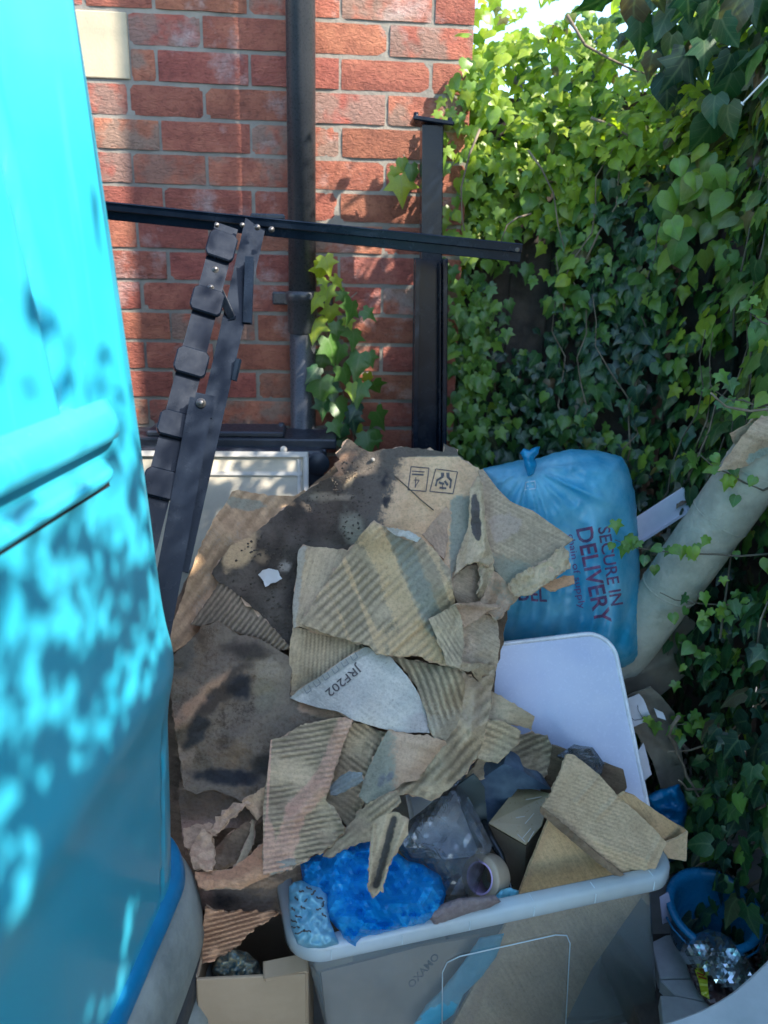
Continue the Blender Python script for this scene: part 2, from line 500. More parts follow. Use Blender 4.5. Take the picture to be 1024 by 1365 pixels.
# ------------------------------------------------------------------ the ground
def ground():
    bm = bmesh.new()
    bmesh.ops.create_grid(bm, x_segments=60, y_segments=60, size=60)
    for v in bm.verts:
        v.co.z = -0.02 + 0.004*noise.noise(v.co*0.5)
    o = link('ground', bm_mesh(bm, 'ground'), None, M['ground']); o['kind'] = 'structure'
    p = bpy.data.objects.new('yard_paving', None); col.objects.link(p); p['kind'] = 'structure'
    me = None
    for i in range(9):
        for j in range(10):
            bm = bmesh.new()
            box_bm(bm, (0, 0, 0), (0.44, 0.44, 0.05), bevel=0.006)
            if me is None: me = bm_mesh(bm, 'paving_slab'); me.materials.append(M['slab'])
            else: bm.free()
            s = bpy.data.objects.new('paving_slab', me); col.objects.link(s); s.parent = p
            s.location = (-2.2 + 0.45*i, -1.8 + 0.45*j, -0.022 + rnd.uniform(-.003, .003))
            s.rotation_euler = (rnd.uniform(-.006, .006), rnd.uniform(-.006, .006), rnd.uniform(-.01, .01))
ground()

# ------------------------------------------------------------------ the brick wall
WY = 2.306
def zline(k): return 2.027 - 0.083*k
def build_wall():
    w = empty('brick_wall', (-0.6, WY, 0), 'red brick house wall with pale lime stains and a cream stone block', 'wall')
    even = [at(x, 90, WY).x for x in (118, 209, 333, 454, 575)]
    odd = [at(x, 140, WY).x for x in (113, 172, 272.5, 394, 515.5)]
    XR = at(635.5, 10, WY).x
    P = 0.2415
    stoneX = at(171, 60, WY).x
    joint = 0.0085
    variants = []
    for k in range(8):
        nx, nz = 14, 5
        bm = bmesh.new()
        grid = {}
        for i in range(nx+1):
            for j in range(nz+1):
                x, z = i/nx-0.5, j/nz-0.5
                edge = max(0, 1-min((0.5-abs(x))*12, 1)) + max(0, 1-min((0.5-abs(z))*5, 1))
                nn = noise.noise(Vector((x*7+k*9, z*2.4, k)))*0.0018 + noise.noise(Vector((x*22+k*9, z*8, k)))*0.0011
                y = nn + edge*edge*0.0008
                wob = 0.012*noise.noise(Vector((x*6+k*3, z*5, 3.3))) 
                grid[i, j] = bm.verts.new((x + (wob*0.5 if 0 < i < nx else wob*0.25), y, z + wob*(1.6 if j in (0, nz) else 0.5)))
        for i in range(nx):
            for j in range(nz):
                f = bm.faces.new((grid[i, j], grid[i+1, j], grid[i+1, j+1], grid[i, j+1])); f.smooth = True
        # sides going back into the wall
        ring = [grid[i, 0] for i in range(nx+1)] + [grid[nx, j] for j in range(1, nz+1)] + [grid[i, nz] for i in range(nx-1, -1, -1)] + [grid[0, j] for j in range(nz-1, 0, -1)]
        back = [bm.verts.new((v.co.x, 0.1, v.co.z)) for v in ring]
        ring = [bm.verts.new(v.co) for v in ring]
        n = len(ring)
        for a in range(n):
            bm.faces.new((ring[(a+1) % n], ring[a], back[a], back[(a+1) % n]))
        me = bm_mesh(bm, 'brick'); me.materials.append(M['brick']); variants.append(me)
    rest = bmesh.new()
    def put(x0, x1, z0, z1, part):
        x0 += joint/2; x1 -= joint/2; z0 += joint/2 + .0012; z1 -= joint/2 + .0012
        cx, cz = (x0+x1)/2, (z0+z1)/2
        if part:
            o = bpy.data.objects.new('brick', rnd.choice(variants)); col.objects.link(o); o.parent = w
            o.location = Vector((cx, WY + rnd.uniform(-.0015, .002), cz)) - w.location
            o.scale = (x1-x0, 1, z1-z0)
            o.rotation_euler = (rnd.uniform(-.012, .012), rnd.uniform(-.006, .006), rnd.uniform(-.006, .006))
        else:
            box_bm(rest, (cx, WY + 0.05, cz), (x1-x0, 0.1, z1-z0), bevel=0.003)
    for r in range(-20, 25):
        z0, z1 = zline(r), zline(r-1)
        base = even if r % 2 == 0 else odd
        xs = [base[0] - P*i for i in range(9, 0, -1)] + list(base)
        if XR - xs[-1] > 0.05: xs.append(XR)
        else: xs[-1] = XR
        for a, b in zip(xs, xs[1:]):
            a2 = a + rnd.uniform(-.003, .003)
            if r in (1, 2) and a < stoneX:
                if b <= stoneX + 0.02: continue
                a2 = stoneX
            vis = -1 <= r <= 15 and b > -0.80
            put(a2, b, z0, z1, vis)
    o = link('brickwork', bm_mesh(rest, 'brickwork'), w, M['brick']); o['kind'] = 'stuff'
    # mortar body, joints recessed behind the brick faces
    bm = bmesh.new()
    x0, x1 = even[0]-P*9.3, XR - 0.004
    box_bm(bm, ((x0+x1)/2, WY + 0.0035 + 0.12, 1.8), (x1-x0, 0.24, 3.9))
    me = bm_mesh(bm, 'mortar')
    link('mortar', me, w, M['mortar'])
    sz0, sz1 = zline(2) + 0.006, zline(0) - 0.006
    box('stone_block', (stoneX - 0.45, WY + 0.048, (sz0+sz1)/2), (0.9, 0.1, sz1-sz0), M['stone'], w, bevel=0.003, seg=2)
    return w
build_wall()

# ------------------------------------------------------------------ drainpipe
def build_pipe():
    Y = WY - 0.07
    top = at(399.5, 0, Y)
    x = (at(401, 150, Y).x + at(404.5, 520, Y).x)/2
    zc = at(404, 396, Y).z
    w = empty('drainpipe', (x, Y, 0), 'dark grey round metal drainpipe fixed upright to the brick wall', 'drainpipe')
    r = 0.0375
    tube('upper_pipe', [(x, Y, zc - .03), (x, Y, 2.6), (x, Y, 3.6)], r, M['pipe'], w, 32)
    tube('lower_pipe', [(x, Y, 0.02), (x, Y, zc - .08)], r*0.97, M['pipe'], w, 32)
    lathe('socket_collar', [(r*.97, -.10), (r*1.10, -.095), (r*1.10, -.012), (r*1.2, -.010), (r*1.22, .004), (r*1.2, .014), (r, .016)], (x, Y, zc), M['pipe'], w, 36)
    for s in (-1, 1):
        b = bmesh.new()
        c = Vector((x + s*0.062, Y + 0.052, zc - 0.006))
        box_bm(b, c, (0.048, 0.012, 0.036), bevel=0.005, seg=2)
        box_bm(b, c + Vector((-s*.018, -.012, 0)), (0.014, 0.022, 0.034), bevel=0.002)
        e = link('bracket_ear', bm_mesh(b, 'bracket_ear'), w, M['pipe'])
        lathe('screw', [(0, .004), (.005, .003), (.006, 0)], c + Vector((s*.008, -.006, 0)), M['screw'], e, 12, Vector((0, -1, 0)))
build_pipe()

# ------------------------------------------------------------------ black metal post with cap plate
def build_post():
    Y = 2.13
    a, b = at(575.5, 168, Y), at(572, 590, Y)
    d = (b-a).normalized()
    foot = a + d*((a.z - 0.0)/-d.z)
    w = empty('metal_post', foot, 'tall black square metal post with a flat cap plate standing before the wall corner', 'post')
    bar('post', foot, a, 0.054, 0.05, M['black'], w)
    ax = frame_axes(foot, a, (0, -1, 0))
    t = Vector((math.cos(.10), 0, -math.sin(.10)))
    box('cap_plate', a + Vector((0, 0, .006)), (0.104, 0.085, 0.011), M['black'], w, (t, Vector((0, 1, 0)), Vector((math.sin(.10), 0, math.cos(.10)))), 0.003)
    for s in (-1, 1):
        lathe('bolt', [(0, .012), (.006, .010), (.007, 0)], a + t*(s*.043) + Vector((0, -.02, .011)), M['black'], w, 10)
    # open channel standing round its lower half
    w2 = empty('channel_upright', foot + Vector((0, -.04, 0)), 'black open channel upright with thin flanges leaning at the square post', 'upright')
    Y2 = 2.095
    for xt, xb, wd, dp in ((556, 552.5, .008, .045), (592.5, 591, .012, .05)):
        p0, p1 = at(xt, 345, Y2 - .01), at(xb, 600, Y2 - .01)
        dd = (p1-p0).normalized(); p2 = p0 + dd*((p0.z)/-dd.z)
        bar('flange', p2, p0, wd, dp, M['black'], w2)
    p0, p1 = at(574, 345, Y2 + .012), at(571.5, 600, Y2 + .012)
    dd = (p1-p0).normalized(); p2 = p0 + dd*((p0.z)/-dd.z)
    bar('web', p2, p0, .078, .006, M['black'], w2)
    p0, p1 = at(586.5, 350, Y2 - .012), at(586, 600, Y2 - .012)
    dd = (p1-p0).normalized(); p2 = p0 + dd*((p0.z)/-dd.z)
    bar('inner_lip', p2, p0, .006, .02, M['black'], w2)
build_post()

# ------------------------------------------------------------------ black roof-rack like frame
def prism(name, pts, depth_dir, depth, mat, parent, bevel=0.0015):
    """extrude a 3D polygon along a direction"""
    bm = bmesh.new()
    f = bm.faces.new([bm.verts.new(p) for p in pts])
    r = bmesh.ops.extrude_face_region(bm, geom=[f])
    for v in r['geom']:
        if isinstance(v, bmesh.types.BMVert): v.co += Vector(depth_dir)*depth
    bmesh.ops.recalc_face_normals(bm, faces=bm.faces)
    if bevel: bmesh.ops.bevel(bm, geom=list(bm.edges), offset=bevel, segments=1, affect='EDGES')
    return link(name, bm_mesh(bm, name), parent, mat)

def build_frame():
    Yl, Yr = 1.86, 1.70
    p0, p1 = at(60, 273, Yl+.03), at(694, 338, Yr)
    w = empty('bolted_rack', at(255, 780, 1.45), 'black bolted metal rack with a long top rail and two slanting struts', 'frame')
    d = (p1-p0).normalized()
    face = (CAM - (p0+p1)/2).normalized()
    a, b, f = frame_axes(p0, p1, Vector((0, -1, -0.1)))
    if b.z < 0: b = -b
    # rail: L-shaped angle, upper lip and lower web
    rail = box('top_rail', (p0+p1)/2, ((p1-p0).length, 0.033, 0.004), M['black'], w, (a, b, f), .001)
    box('rail_lip', (p0+p1)/2 + b*0.0155 - f*0.018, ((p1-p0).length, 0.004, 0.034), M['black'], w, (a, b, f), .001)
    box('rail_edge', (p0+p1)/2 + b*0.011 + f*0.005, ((p1-p0).length-.002, 0.015, 0.007), M['black'], w, (a, b, f), .002)
    def bolt(p, nrm, r=.0050, mat=M['screw'], parent=w):
        q = lathe('bolt', [(0, .006), (r*.55, .006), (r, .004), (r, 0), (r*1.6, 0), (r*1.6, -.002)], p, mat, parent, 12, nrm)
        return q
    def strut(name, a0, Y0, a1, Y1, wd, depth, lip=True):
        q0, q1 = at(*a0, Y0), at(*a1, Y1)
        ax, bx, fx = frame_axes(q0, q1, CAM - (q0+q1)/2)
        c = (q0+q1)/2
        L = (q1-q0).length
        s = box(name, c, (L, wd, .004), M['black'], w, (ax, bx, fx), .001)
        for sg in (-1, 1):
            if lip or sg > 0:
                box('strut_flange', c + bx*(sg*(wd/2 - .002)) - fx*(depth/2), (L-.002, .004, depth), M['black'], w, (ax, bx, fx), .001)
        return q0, q1, ax, bx, fx
    # notched strut
    q0, q1, ax, bx, fx = strut('notched_strut', (302, 302), 1.74, (190, 735), 1.36, .046, .026)
    def on(t): return q0.lerp(q1, t)
    import_pts = [((293, 331), 38, 40), ((270, 405), 42, 37), ((249, 484), 43, 38), ((226, 568), 44, 36), ((205, 646), 44, 40)]
    for (px, py), ww, hh in import_pts:
        # nearest t on the strut
        best = min((abs(project(on(t/200))[1] - py), t/200) for t in range(201))[1]
        c = on(best)
        sc = project(c)[2]/FPX
        W, H = ww*sc, hh*sc
        pts = [(-.5, -.36), (-.5, .36), (-.34, .5), (.34, .5), (.5, .40), (.5, -.40), (.36, -.5), (-.36, -.5)]
        # u along strut, v across
        poly = [c + ax*(u*H) + bx*(v*W) + fx*.003 for u, v in pts]
        prism('pad', poly, fx, .012, M['black'], w, .0025)
    for py in (361, 384):
        best = min((abs(project(on(t/200))[1] - py), t/200) for t in range(201))[1]
        bolt(on(best) + fx*.003, fx, .0045)
    # channel strut behind
    r0, r1, ax2, bx2, fx2 = strut('channel_strut', (341, 296), 1.80, (236, 760), 1.46, .044, .04)
    bolt(at(362, 306, 1.74), Vector((0, -1, 0)), .004)
    # lower strut bolted onto it
    s0, s1, ax3, bx3, fx3 = strut('lower_strut', (269, 533), 1.50, (206, 870), 1.28, .043, .03)
    bolt(at(268, 537, 1.49), fx3, .006)
    box('hinge_plate', at(272, 541, 1.50), (.036, .030, .01), M['black'], w, (ax3, bx3, fx3), .004)
    # small brace between the struts and bits of bracket
    bar('brace', at(291, 384, 1.68), at(309, 424, 1.70), .016, .012, M['black'], w)
    bar('brace', at(333, 345, 1.74), at(330, 430, 1.70), .014, .02, M['black'], w)
    bar('clip', at(318, 480, 1.66), at(312, 506, 1.65), .008, .02, M['black'], w)
    rb = simple_mat('rusty_steel', (0.17, 0.075, 0.045), 0.75, scale=90, bump_s=.5, bump_d=.002, c2=(.06, .035, .03))
    bar('rusty_bar', at(243, 690, 1.52), at(200, 830, 1.36), .022, .02, rb, w)
    for px in (289, 323):
        bolt(at(px, 300, 1.72), Vector((0, -1, 0)), .0032)
    box('bracket_block', at(357, 289, 1.83), (.075, .02, .012), M['black'], w, bevel=.003)
    bolt(at(343, 303, 1.755), Vector((0, -1, 0)), .004)
    lathe('rail_hole', [(0, .0), (.0045, .0), (.0048, -.002)], at(690, 333, Yr-.012), M['ground'], w, 12, Vector((0, -1, 0)))
build_frame()

# ------------------------------------------------------------------ the van
PHI = math.radians(8.5)
VT = Vector((math.sin(PHI), math.cos(PHI), 0)); VN = Vector((math.cos(PHI), -math.sin(PHI), 0))
VD = 0.35
def vp(a, n, z):      # point on the van: a along the side, n outward from the side plane
    return Vector((VT.x*a + VN.x*(n - VD), VT.y*a + VN.y*(n - VD), z))

def build_van():
    root = empty('parked_van', vp(-0.6, -0.8, 0), 'bright turquoise blue van parked at the left, seen close along its side', 'van')
    AE, RC = 0.885, 0.13          # where the rear corner starts, its radius
    def inset(z):
        if z < 0.95: return 0.012*((0.95-z)/0.45)**1.5 if z > 0.5 else 0.012
        t = z-0.95
        return 0.045*t + 0.020*t*t
    # perimeter: (a, n) points
    per = []
    a = -3.2
    while a < 0.30: per.append((a, 0.0)); a += 0.12
    a = 0.30
    while a < AE: per.append((a, 0.0)); a += 0.006
    for k in range(0, 13):
        t = k/12*math.pi/2
        per.append((AE + RC*math.sin(t), -RC*(1-math.cos(t))))
    for n_ in (-0.3, -0.6, -1.0, -1.4): per.append((AE + RC + .02, n_))
    cx, cn = -1.2, -0.9
    zs = [0.50, .503] + [0.51 + 0.01*i for i in range(0, 145)] + [1.98, 2.02, 2.05]
    bm = bmesh.new()
    rows = []
    def groove(d, wdt, dep):
        x = abs(d)/wdt
        return dep*math.exp(-x*x*2.2)
    for z in zs:
        row = []
        for a, n_ in per:
            ins = inset(z)
            # shallow horizontal swage in the lower side
            ins += -0.010*math.exp(-((z-0.88)/0.05)**2)
            if a < AE + 0.01:
                if z > 1.255:      # vertical pressed groove above the rails
                    gx = 0.728 - (z-1.30)*0.145
                    ins += groove(a-gx, 0.0095, 0.022)
                # rear wheel-arch / door shut line low on the corner
            gx2 = 0.905 - max(0, 0.98-z)*0.10 if z < 0.98 else 0.905 - (z-0.98)*0.02
            if z < 1.06: ins += groove(a-gx2, 0.003, 0.006)
            roof = max(0, z-1.9)
            ins += roof*1.8
            n2 = n_ - ins
            a2 = a - (ins if a > AE else 0)*0.6
            row.append(bm.verts.new(vp(a2, n2, z)))
        rows.append(row)
    for r0, r1 in zip(rows, rows[1:]):
        for i in range(len(per)-1):
            f = bm.faces.new((r0[i], r0[i+1], r1[i+1], r1[i])); f.smooth = True
    # close: far side, front, roof, underside
    def ringclose(row, z):
        far = [bm.verts.new(vp(AE+RC-.05, -1.75, z)), bm.verts.new(vp(-3.2, -1.75, z))]
        return far
    ft, fb = ringclose(rows[-1], 2.05), ringclose(rows[0], .5)
    bm.faces.new(rows[-1] + ft)
    bm.faces.new(list(reversed(rows[0] + fb)))
    bm.faces.new((rows[0][-1], fb[0], ft[0], rows[-1][-1]))
    bm.faces.new((fb[0], fb[1], ft[1], ft[0]))
    left = [r[0] for r in rows]
    bm.faces.new(left[::-1] + [fb[1], ft[1]][0:2] if False else [fb[1]] + left + [ft[1]])
    bmesh.ops.recalc_face_normals(bm, faces=bm.faces)
    body = link('body', bm_mesh(bm, 'body'), root, M['paint'])
    # two pressed rails along the side, rounded at their rear ends
    def rail(name, z0, z1, a_end, out, tilt):
        bm = bmesh.new()
        prof = [(0, z0-.012), (out*.55, z0-.006), (out*.95, z0), (out, z0+.006), (out*1.0, (z0+z1)/2), (out*.9, z1-.006), (out*.6, z1+.002), (0, z1+.014)]
        st = [-3.0, -1.0, 0, 0.3, .45, .55, a_end-.05, a_end-.03, a_end-.015, a_end-.006, a_end]
        prev = None
        for k, a in enumerate(st):
            sc = 1.0 if a <= a_end-.05 else max(0.02, math.sqrt(max(0, 1-((a-(a_end-.05))/.05)**2)))
            ring = [bm.verts.new(vp(a, -inset(z)-.004 + o*sc, z + tilt*(a-.7))) for o, z in prof]
            if prev:
                for i in range(len(prof)-1):
                    f = bm.faces.new((prev[i], ring[i], ring[i+1], prev[i+1])); f.smooth = True
            prev = ring
        bmesh.ops.recalc_face_normals(bm, faces=bm.faces)
        return link(name, bm_mesh(bm, name), root, M['paint'])
    rail('side_rail', 1.222, 1.250, 0.835, 0.024, 0.0)
    rail('side_rail', 1.178, 1.190, 0.815, 0.017, 0.0)
    dark = simple_mat('dark_rail_gap', (0.012, 0.013, 0.014), 0.6, scale=60)
    box('rail_gap', vp(-1.12, -inset(1.185)-.001, 1.170), (3.84, .006, .006), dark, root, (VT, VN, Vector((0, 0, 1))), .001)  # dark strip standing in for the gap under the lower rail
    # bumper: weathered grey plastic wrapping the corner, with a dark band
    gm = simple_mat('weathered_grey_bumper', (0.30, 0.33, 0.30), 0.7, scale=40, bump_s=.7, bump_d=.004, c2=(0.15, 0.175, 0.165), cscale=9)
    dk = simple_mat('dark_bumper_band', (0.045, 0.055, 0.065), 0.6, scale=60)
    bl = simple_mat('blue_trim_tape', (0.0, 0.22, 0.46), 0.5, scale=60)
    def band(name, prof, mat, a0=-0.9):
        pr = []
        a = a0
        while a < AE+.02: pr.append((a, 0.0)); a += 0.05
        for k in range(0, 13):
            t = k/12*math.pi/2
            pr.append((AE+.02 + RC*math.sin(t), -RC*(1-math.cos(t))))
        pr += [(AE+.02+RC, -.5), (AE+.02+RC, -1.3)]
        bm = bmesh.new(); prev = None
        cxy = (-1.0, -0.8)
        for k, (a, n_) in enumerate(pr):
            if a <= AE+.02 and n_ == 0: da, dn = 0.0, 1.0
            elif n_ < -RC-.01 or k >= len(pr)-2: da, dn = 1.0, 0.0
            else:
                t = (k - (len(pr)-15))/12*math.pi/2; da, dn = math.sin(t), math.cos(t)
            wob = 0.0022*noise.noise(Vector((a*9, n_*9, prof[0][1]*20)))
            ring = [bm.verts.new(vp(a + da*(o+wob), n_ + dn*(o+wob), z + 0.004*noise.noise(Vector((a*14, n_*7, z*5))))) for o, z in prof]
            if prev:
                for i in range(len(prof)-1):
                    f = bm.faces.new((prev[i], ring[i], ring[i+1], prev[i+1])); f.smooth = True
            prev = ring
        bmesh.ops.recalc_face_normals(bm, faces=bm.faces)
        return link(name, bm_mesh(bm, name), root, mat)
    band('blue_edge_strip', [(-.02, .535), (-.006, .532), (-.001, .522), (.002, .505), (-.004, .490), (-.02, .485)], bl)
    band('bumper', [(-.02, .502), (.004, .498), (.017, .470), (.024, .43), (.026, .395), (.020, .375), (.0, .37)], gm)
    band('bumper_band', [(-.01, .378), (.016, .372), (.020, .355), (.018, .315), (.008, .305), (-.01, .30)], dk)
    band('lower_bumper', [(-.01, .312), (.024, .306), (.036, .28), (.036, .22), (.03, .16), (.0, .12)], gm)
    # wheel (mostly out of the picture)
    tyre = simple_mat('tyre_rubber', (0.015, 0.015, 0.016), 0.85, scale=60)
    wc = vp(-0.35, -0.05, 0.33)
    for k, a in enumerate((-0.35, -2.6)):
        c = vp(a, -0.03, 0.31)
        wh = lathe('wheel', [(.19, -.10), (.29, -.10), (.32, -.08), (.32, .0), (.29, .015), (.20, .015), (.19, -.02)], c, tyre, root, 40, VN)
        lathe('rim', [(0, -.01), (.05, -.0), (.06, -.03), (.17, -.03), (.195, .005)], c, M['screw'], wh, 30, VN)
build_van()

# ------------------------------------------------------------------ black plastic bin and framed panel behind the frame
def build_bin():
    mat = simple_mat('black_blue_plastic', (0.022, 0.030, 0.044), 0.42, scale=90, bump_s=.12, c2=(.014, .019, .028))
    yb = 2.17
    tl, tr = at(172, 567, yb), at(448, 574, yb)
    X0, X1 = tl.x, tr.x
    zt = (tl.z+tr.z)/2
    w = empty('plastic_bin', ((X0+X1)/2, yb, 0), 'deep black blue plastic bin with a wide flat rim below the brick wall', 'bin')
    yf = yb - 0.17
    bm = bmesh.new()
    xr = at(432, 640, yf+.02).x
    box_bm(bm, ((X0+xr)/2, (yf+yb)/2+.02, (zt-.03)/2), (xr-X0, yb-yf-.02, zt-.03), bevel=.012, seg=2)
    link('bin_body', bm_mesh(bm, 'bin_body'), w, mat)
    box('rim', ((X0+X1)/2, yb-.03, zt-.022), (X1-X0, .15, .030), mat, w, bevel=.006, seg=2)
    box('rim_step', ((X0+X1)/2 - .012, yb-.105, zt-.046), (X1-X0-.03, .02, .022), mat, w, bevel=.004)
    xm = at(380, 567, yb).x
    box('rim_tab', ((X0*.42+xm*.58), yb-.035, zt+.0005), ((xm-X0)*.85, .12, .016), mat, w, bevel=.004)
    lathe('round_boss', [(0, .004), (.028, .004), (.031, 0)], at(424, 618, yf+.021), mat, w, 28, Vector((0, -1, 0)))
    lathe('rim_button', [(0, .003), (.007, .003), (.009, 0)], at(375, 566, yb-.105), mat, w, 14, Vector((0, -.5, 1)))
    # framed panel leaning on it
    fm = simple_mat('pale_painted_frame', (0.52, 0.50, 0.45), 0.5, scale=80, c2=(.42, .40, .36))
    pm = simple_mat('cream_panel', (0.60, 0.53, 0.40), 0.62, scale=20, bump_s=.25, bump_d=.006, c2=(.42, .38, .30), cscale=6)
    yt, yl = yf - .02, yf - .26
    A, B = at(150, 604, yt), at(410, 601, yt)
    C = at(420, 800, yl); C = Vector((B.x + .004, yl, .38)); D = Vector((A.x, yl, .38))
    A.z = B.z = (A.z+B.z)/2
    p = empty('framed_panel', (A+B+C+D)/4 - Vector((0, 0, .2)), 'cream panel in a thin pale frame leaning on the black plastic bin', 'panel')
    ax = (B-A).normalized(); dn = (C-B).normalized(); nr = ax.cross(dn).normalized()
    if nr.y > 0: nr = -nr
    L, H = (B-A).length, (C-B).length
    c = (A+C)/2
    box('panel_sheet', c - nr*.006, (L-.01, H-.01, .006), pm, p, (ax, dn, nr), .001)
    for k, (cc, ss) in enumerate((((A+B)/2 + dn*.006, (L, .010, .014)), ((D+C)/2 - dn*.006, (L, .010, .014)), ((B+C)/2 - ax*.004, (.009, H-.024, .014)), ((A+D)/2 + ax*.004, (.009, H-.024, .014)))):
        box('frame_strip', cc, ss, fm, p, (ax, dn, nr), .002)
    box('inner_strip', (A+B)/2 + dn*.056 - nr*.001, (L-.03, .006, .008), fm, p, (ax, dn, nr), .002)
    box('inner_strip', (B+C)/2 - ax*.022 - nr*.001, (.005, H-.04, .006), fm, p, (ax, dn, nr), .002)
    box('inner_strip', at(320, 690, (yt+yl)/2-.0) + (c - at(320, 690, (yt+yl)/2)).project(dn)*0 - Vector((0, 0, 0)) if False else (A+B)/2 + dn*.30, (L-.03, .006, .008), fm, p, (ax, dn, nr), .002)
    lathe('clip_button', [(0, .006), (.007, .005), (.009, 0)], B - ax*.062 - dn*.008 + nr*.002, fm, p, 14, nr)
build_bin()

# ------------------------------------------------------------------ fence and hedge
PATH = [(.40, 2.43), (.72, 2.38), (.98, 2.20), (1.06, 1.85), (1.02, 1.50), (1.00, 1.15), (1.10, .6), (1.16, 0), (1.18, -1.15)]
def path_at(s, pth=PATH):
    for (x0, y0), (x1, y1) in zip(pth, pth[1:]):
        L = math.hypot(x1-x0, y1-y0)
        if s <= L or (x1, y1) == pth[-1]:
            t = s/L
            nx, ny = (y1-y0)/L, -(x1-x0)/L        # right-hand side
            return x0+(x1-x0)*t, y0+(y1-y0)*t, -abs(nx) if False else nx, ny
        s -= L
PLEN = sum(math.hypot(b[0]-a[0], b[1]-a[1]) for a, b in zip(PATH, PATH[1:]))

def build_fence():
    f = empty('board_fence', (.9, 2.4, 0), 'dark weathered upright board fence mostly hidden behind the ivy', 'fence')
    s = 0.0; me = {}
    while s < PLEN:
        x, y, nx, ny = path_at(s + .05)
        turn = min(path_at(max(s-.12, .01))[2:], path_at(min(s+.2, PLEN-.01))[2:]) != max(path_at(max(s-.12, .01))[2:], path_at(min(s+.2, PLEN-.01))[2:])
        step = .055 if turn or 1.3 < y < 2.3 else .086
        # outward (towards the yard) is (nx,ny); boards stand behind
        off = 0.10 + 0.10*max(0, min(1, (2.15-y)/.5))
        h = 1.90 if y > 1.9 else 2.3
        key = (h, rnd.randrange(3))
        if key not in me:
            bm = bmesh.new(); box_bm(bm, (0, 0, h/2), (.122, .018, h), bevel=.003); me[key] = bm_mesh(bm, 'fence_board'); me[key].materials.append(M['fence'])
        o = bpy.data.objects.new('fence_board', me[key]); col.objects.link(o); o.parent = f
        o.location = Vector((x - nx*off, y - ny*off, rnd.uniform(-.01, .01))) - f.location
        o.rotation_euler = (rnd.uniform(-.01, .01), rnd.uniform(-.012, .012), math.atan2(ny, nx) + math.pi/2)
        o.location += Vector((nx, ny, 0))*(.022 if len(f.children) % 2 else 0)
        s += step
    return f
build_fence()

LOBED = [(0, .04), (.20, -.13), (.44, -.02), (.36, .20), (.60, .44), (.28, .50), (.17, .68), (0, 1.06)]
HEART = [(0, .05), (.20, -.08), (.40, .04), (.50, .26), (.46, .48), (.32, .68), (.16, .88), (0, 1.08)]
LOBED2 = [(0, .04), (.18, -.10), (.36, .04), (.34, .24), (.46, .40), (.30, .54), (.17, .74), (0, 1.12)]
def leaf_geo(shape, cup=0.10, droop=0.22):
    """verts and faces; UV = (x, y)"""
    half = shape
    pts = [(x, y) for x, y in half] + [(-x, y) for x, y in reversed(half[1:-1])]
    V = []; 
    cen = (0, .36)
    allp = pts + [cen, (0, .70)]
    for x, y in allp:
        z = -cup*abs(x)*1.4 - droop*(max(y-.25, 0))**2 + (0.05 if (x, y) == cen else 0)
        z += .06*math.sin(x*9)*y
        V.append((x, y, z))
    n = len(pts); c = n; c2 = n+1
    F = []
    tip = len(half)-1
    for i in range(n):
        j = (i+1) % n
        if i in (tip-2, tip-1, tip, tip+1) :
            F.append((c2, j, i))
        else:
            F.append((c, j, i))
    F.append((c, c2, tip-2)); F.append((c2, c, tip+2))
    return np.array(V), F
LEAVES = [leaf_geo(LOBED), leaf_geo(LOBED2, .14, .30), leaf_geo(HEART, .22, .25), leaf_geo(HEART, .08, .4), leaf_geo(LOBED, .05, .45)]

def leaf_mesh(name, items):
    """items: (pos, right, tip, normal, size, kind, (r,g,b)) -> one mesh"""
    V = []; F = []; UVs = []; T = []
    off = 0
    for pos, X, Yv, Z, size, kind, tint in items:
        lv, lf = LEAVES[kind]
        Mx = np.array([X, Yv, Z])*size
        V.append(lv @ Mx + np.array(pos))
        F.extend([tuple(i+off for i in f) for f in lf])
        UVs.append(lv[:, :2]); T.append(np.tile([*tint, 1.0], (len(lv), 1)))
        off += len(lv)
    V = np.concatenate(V); UVs = np.concatenate(UVs); T = np.concatenate(T)
    me = bpy.data.meshes.new(name)
    me.from_pydata(V.tolist(), [], F)
    a = me.attributes.new('tint', 'FLOAT_COLOR', 'POINT'); a.data.foreach_set('color', T.ravel())
    uvl = me.uv_layers.new(name='UVMap')
    li = np.empty(len(me.loops), dtype=np.int32); me.loops.foreach_get('vertex_index', li)
    uvl.data.foreach_set('uv', UVs[li].ravel())
    me.polygons.foreach_set('use_smooth', [True]*len(me.polygons))
    me.materials.append(M['leaf'])
    return me

def leaf_frame(outward, droop, spin):
    """orientation of a hanging leaf: normal near outward, tip down"""
    n = (Vector(outward) + Vector((0, 0, droop)) + Vector((rnd.gauss(0, .35), rnd.gauss(0, .35), rnd.gauss(0, .3)))).normalized()
    down = Vector((rnd.gauss(0, spin), rnd.gauss(0, spin), -1))
    t = (down - n*down.dot(n)).normalized()
    return t.cross(n), t, n

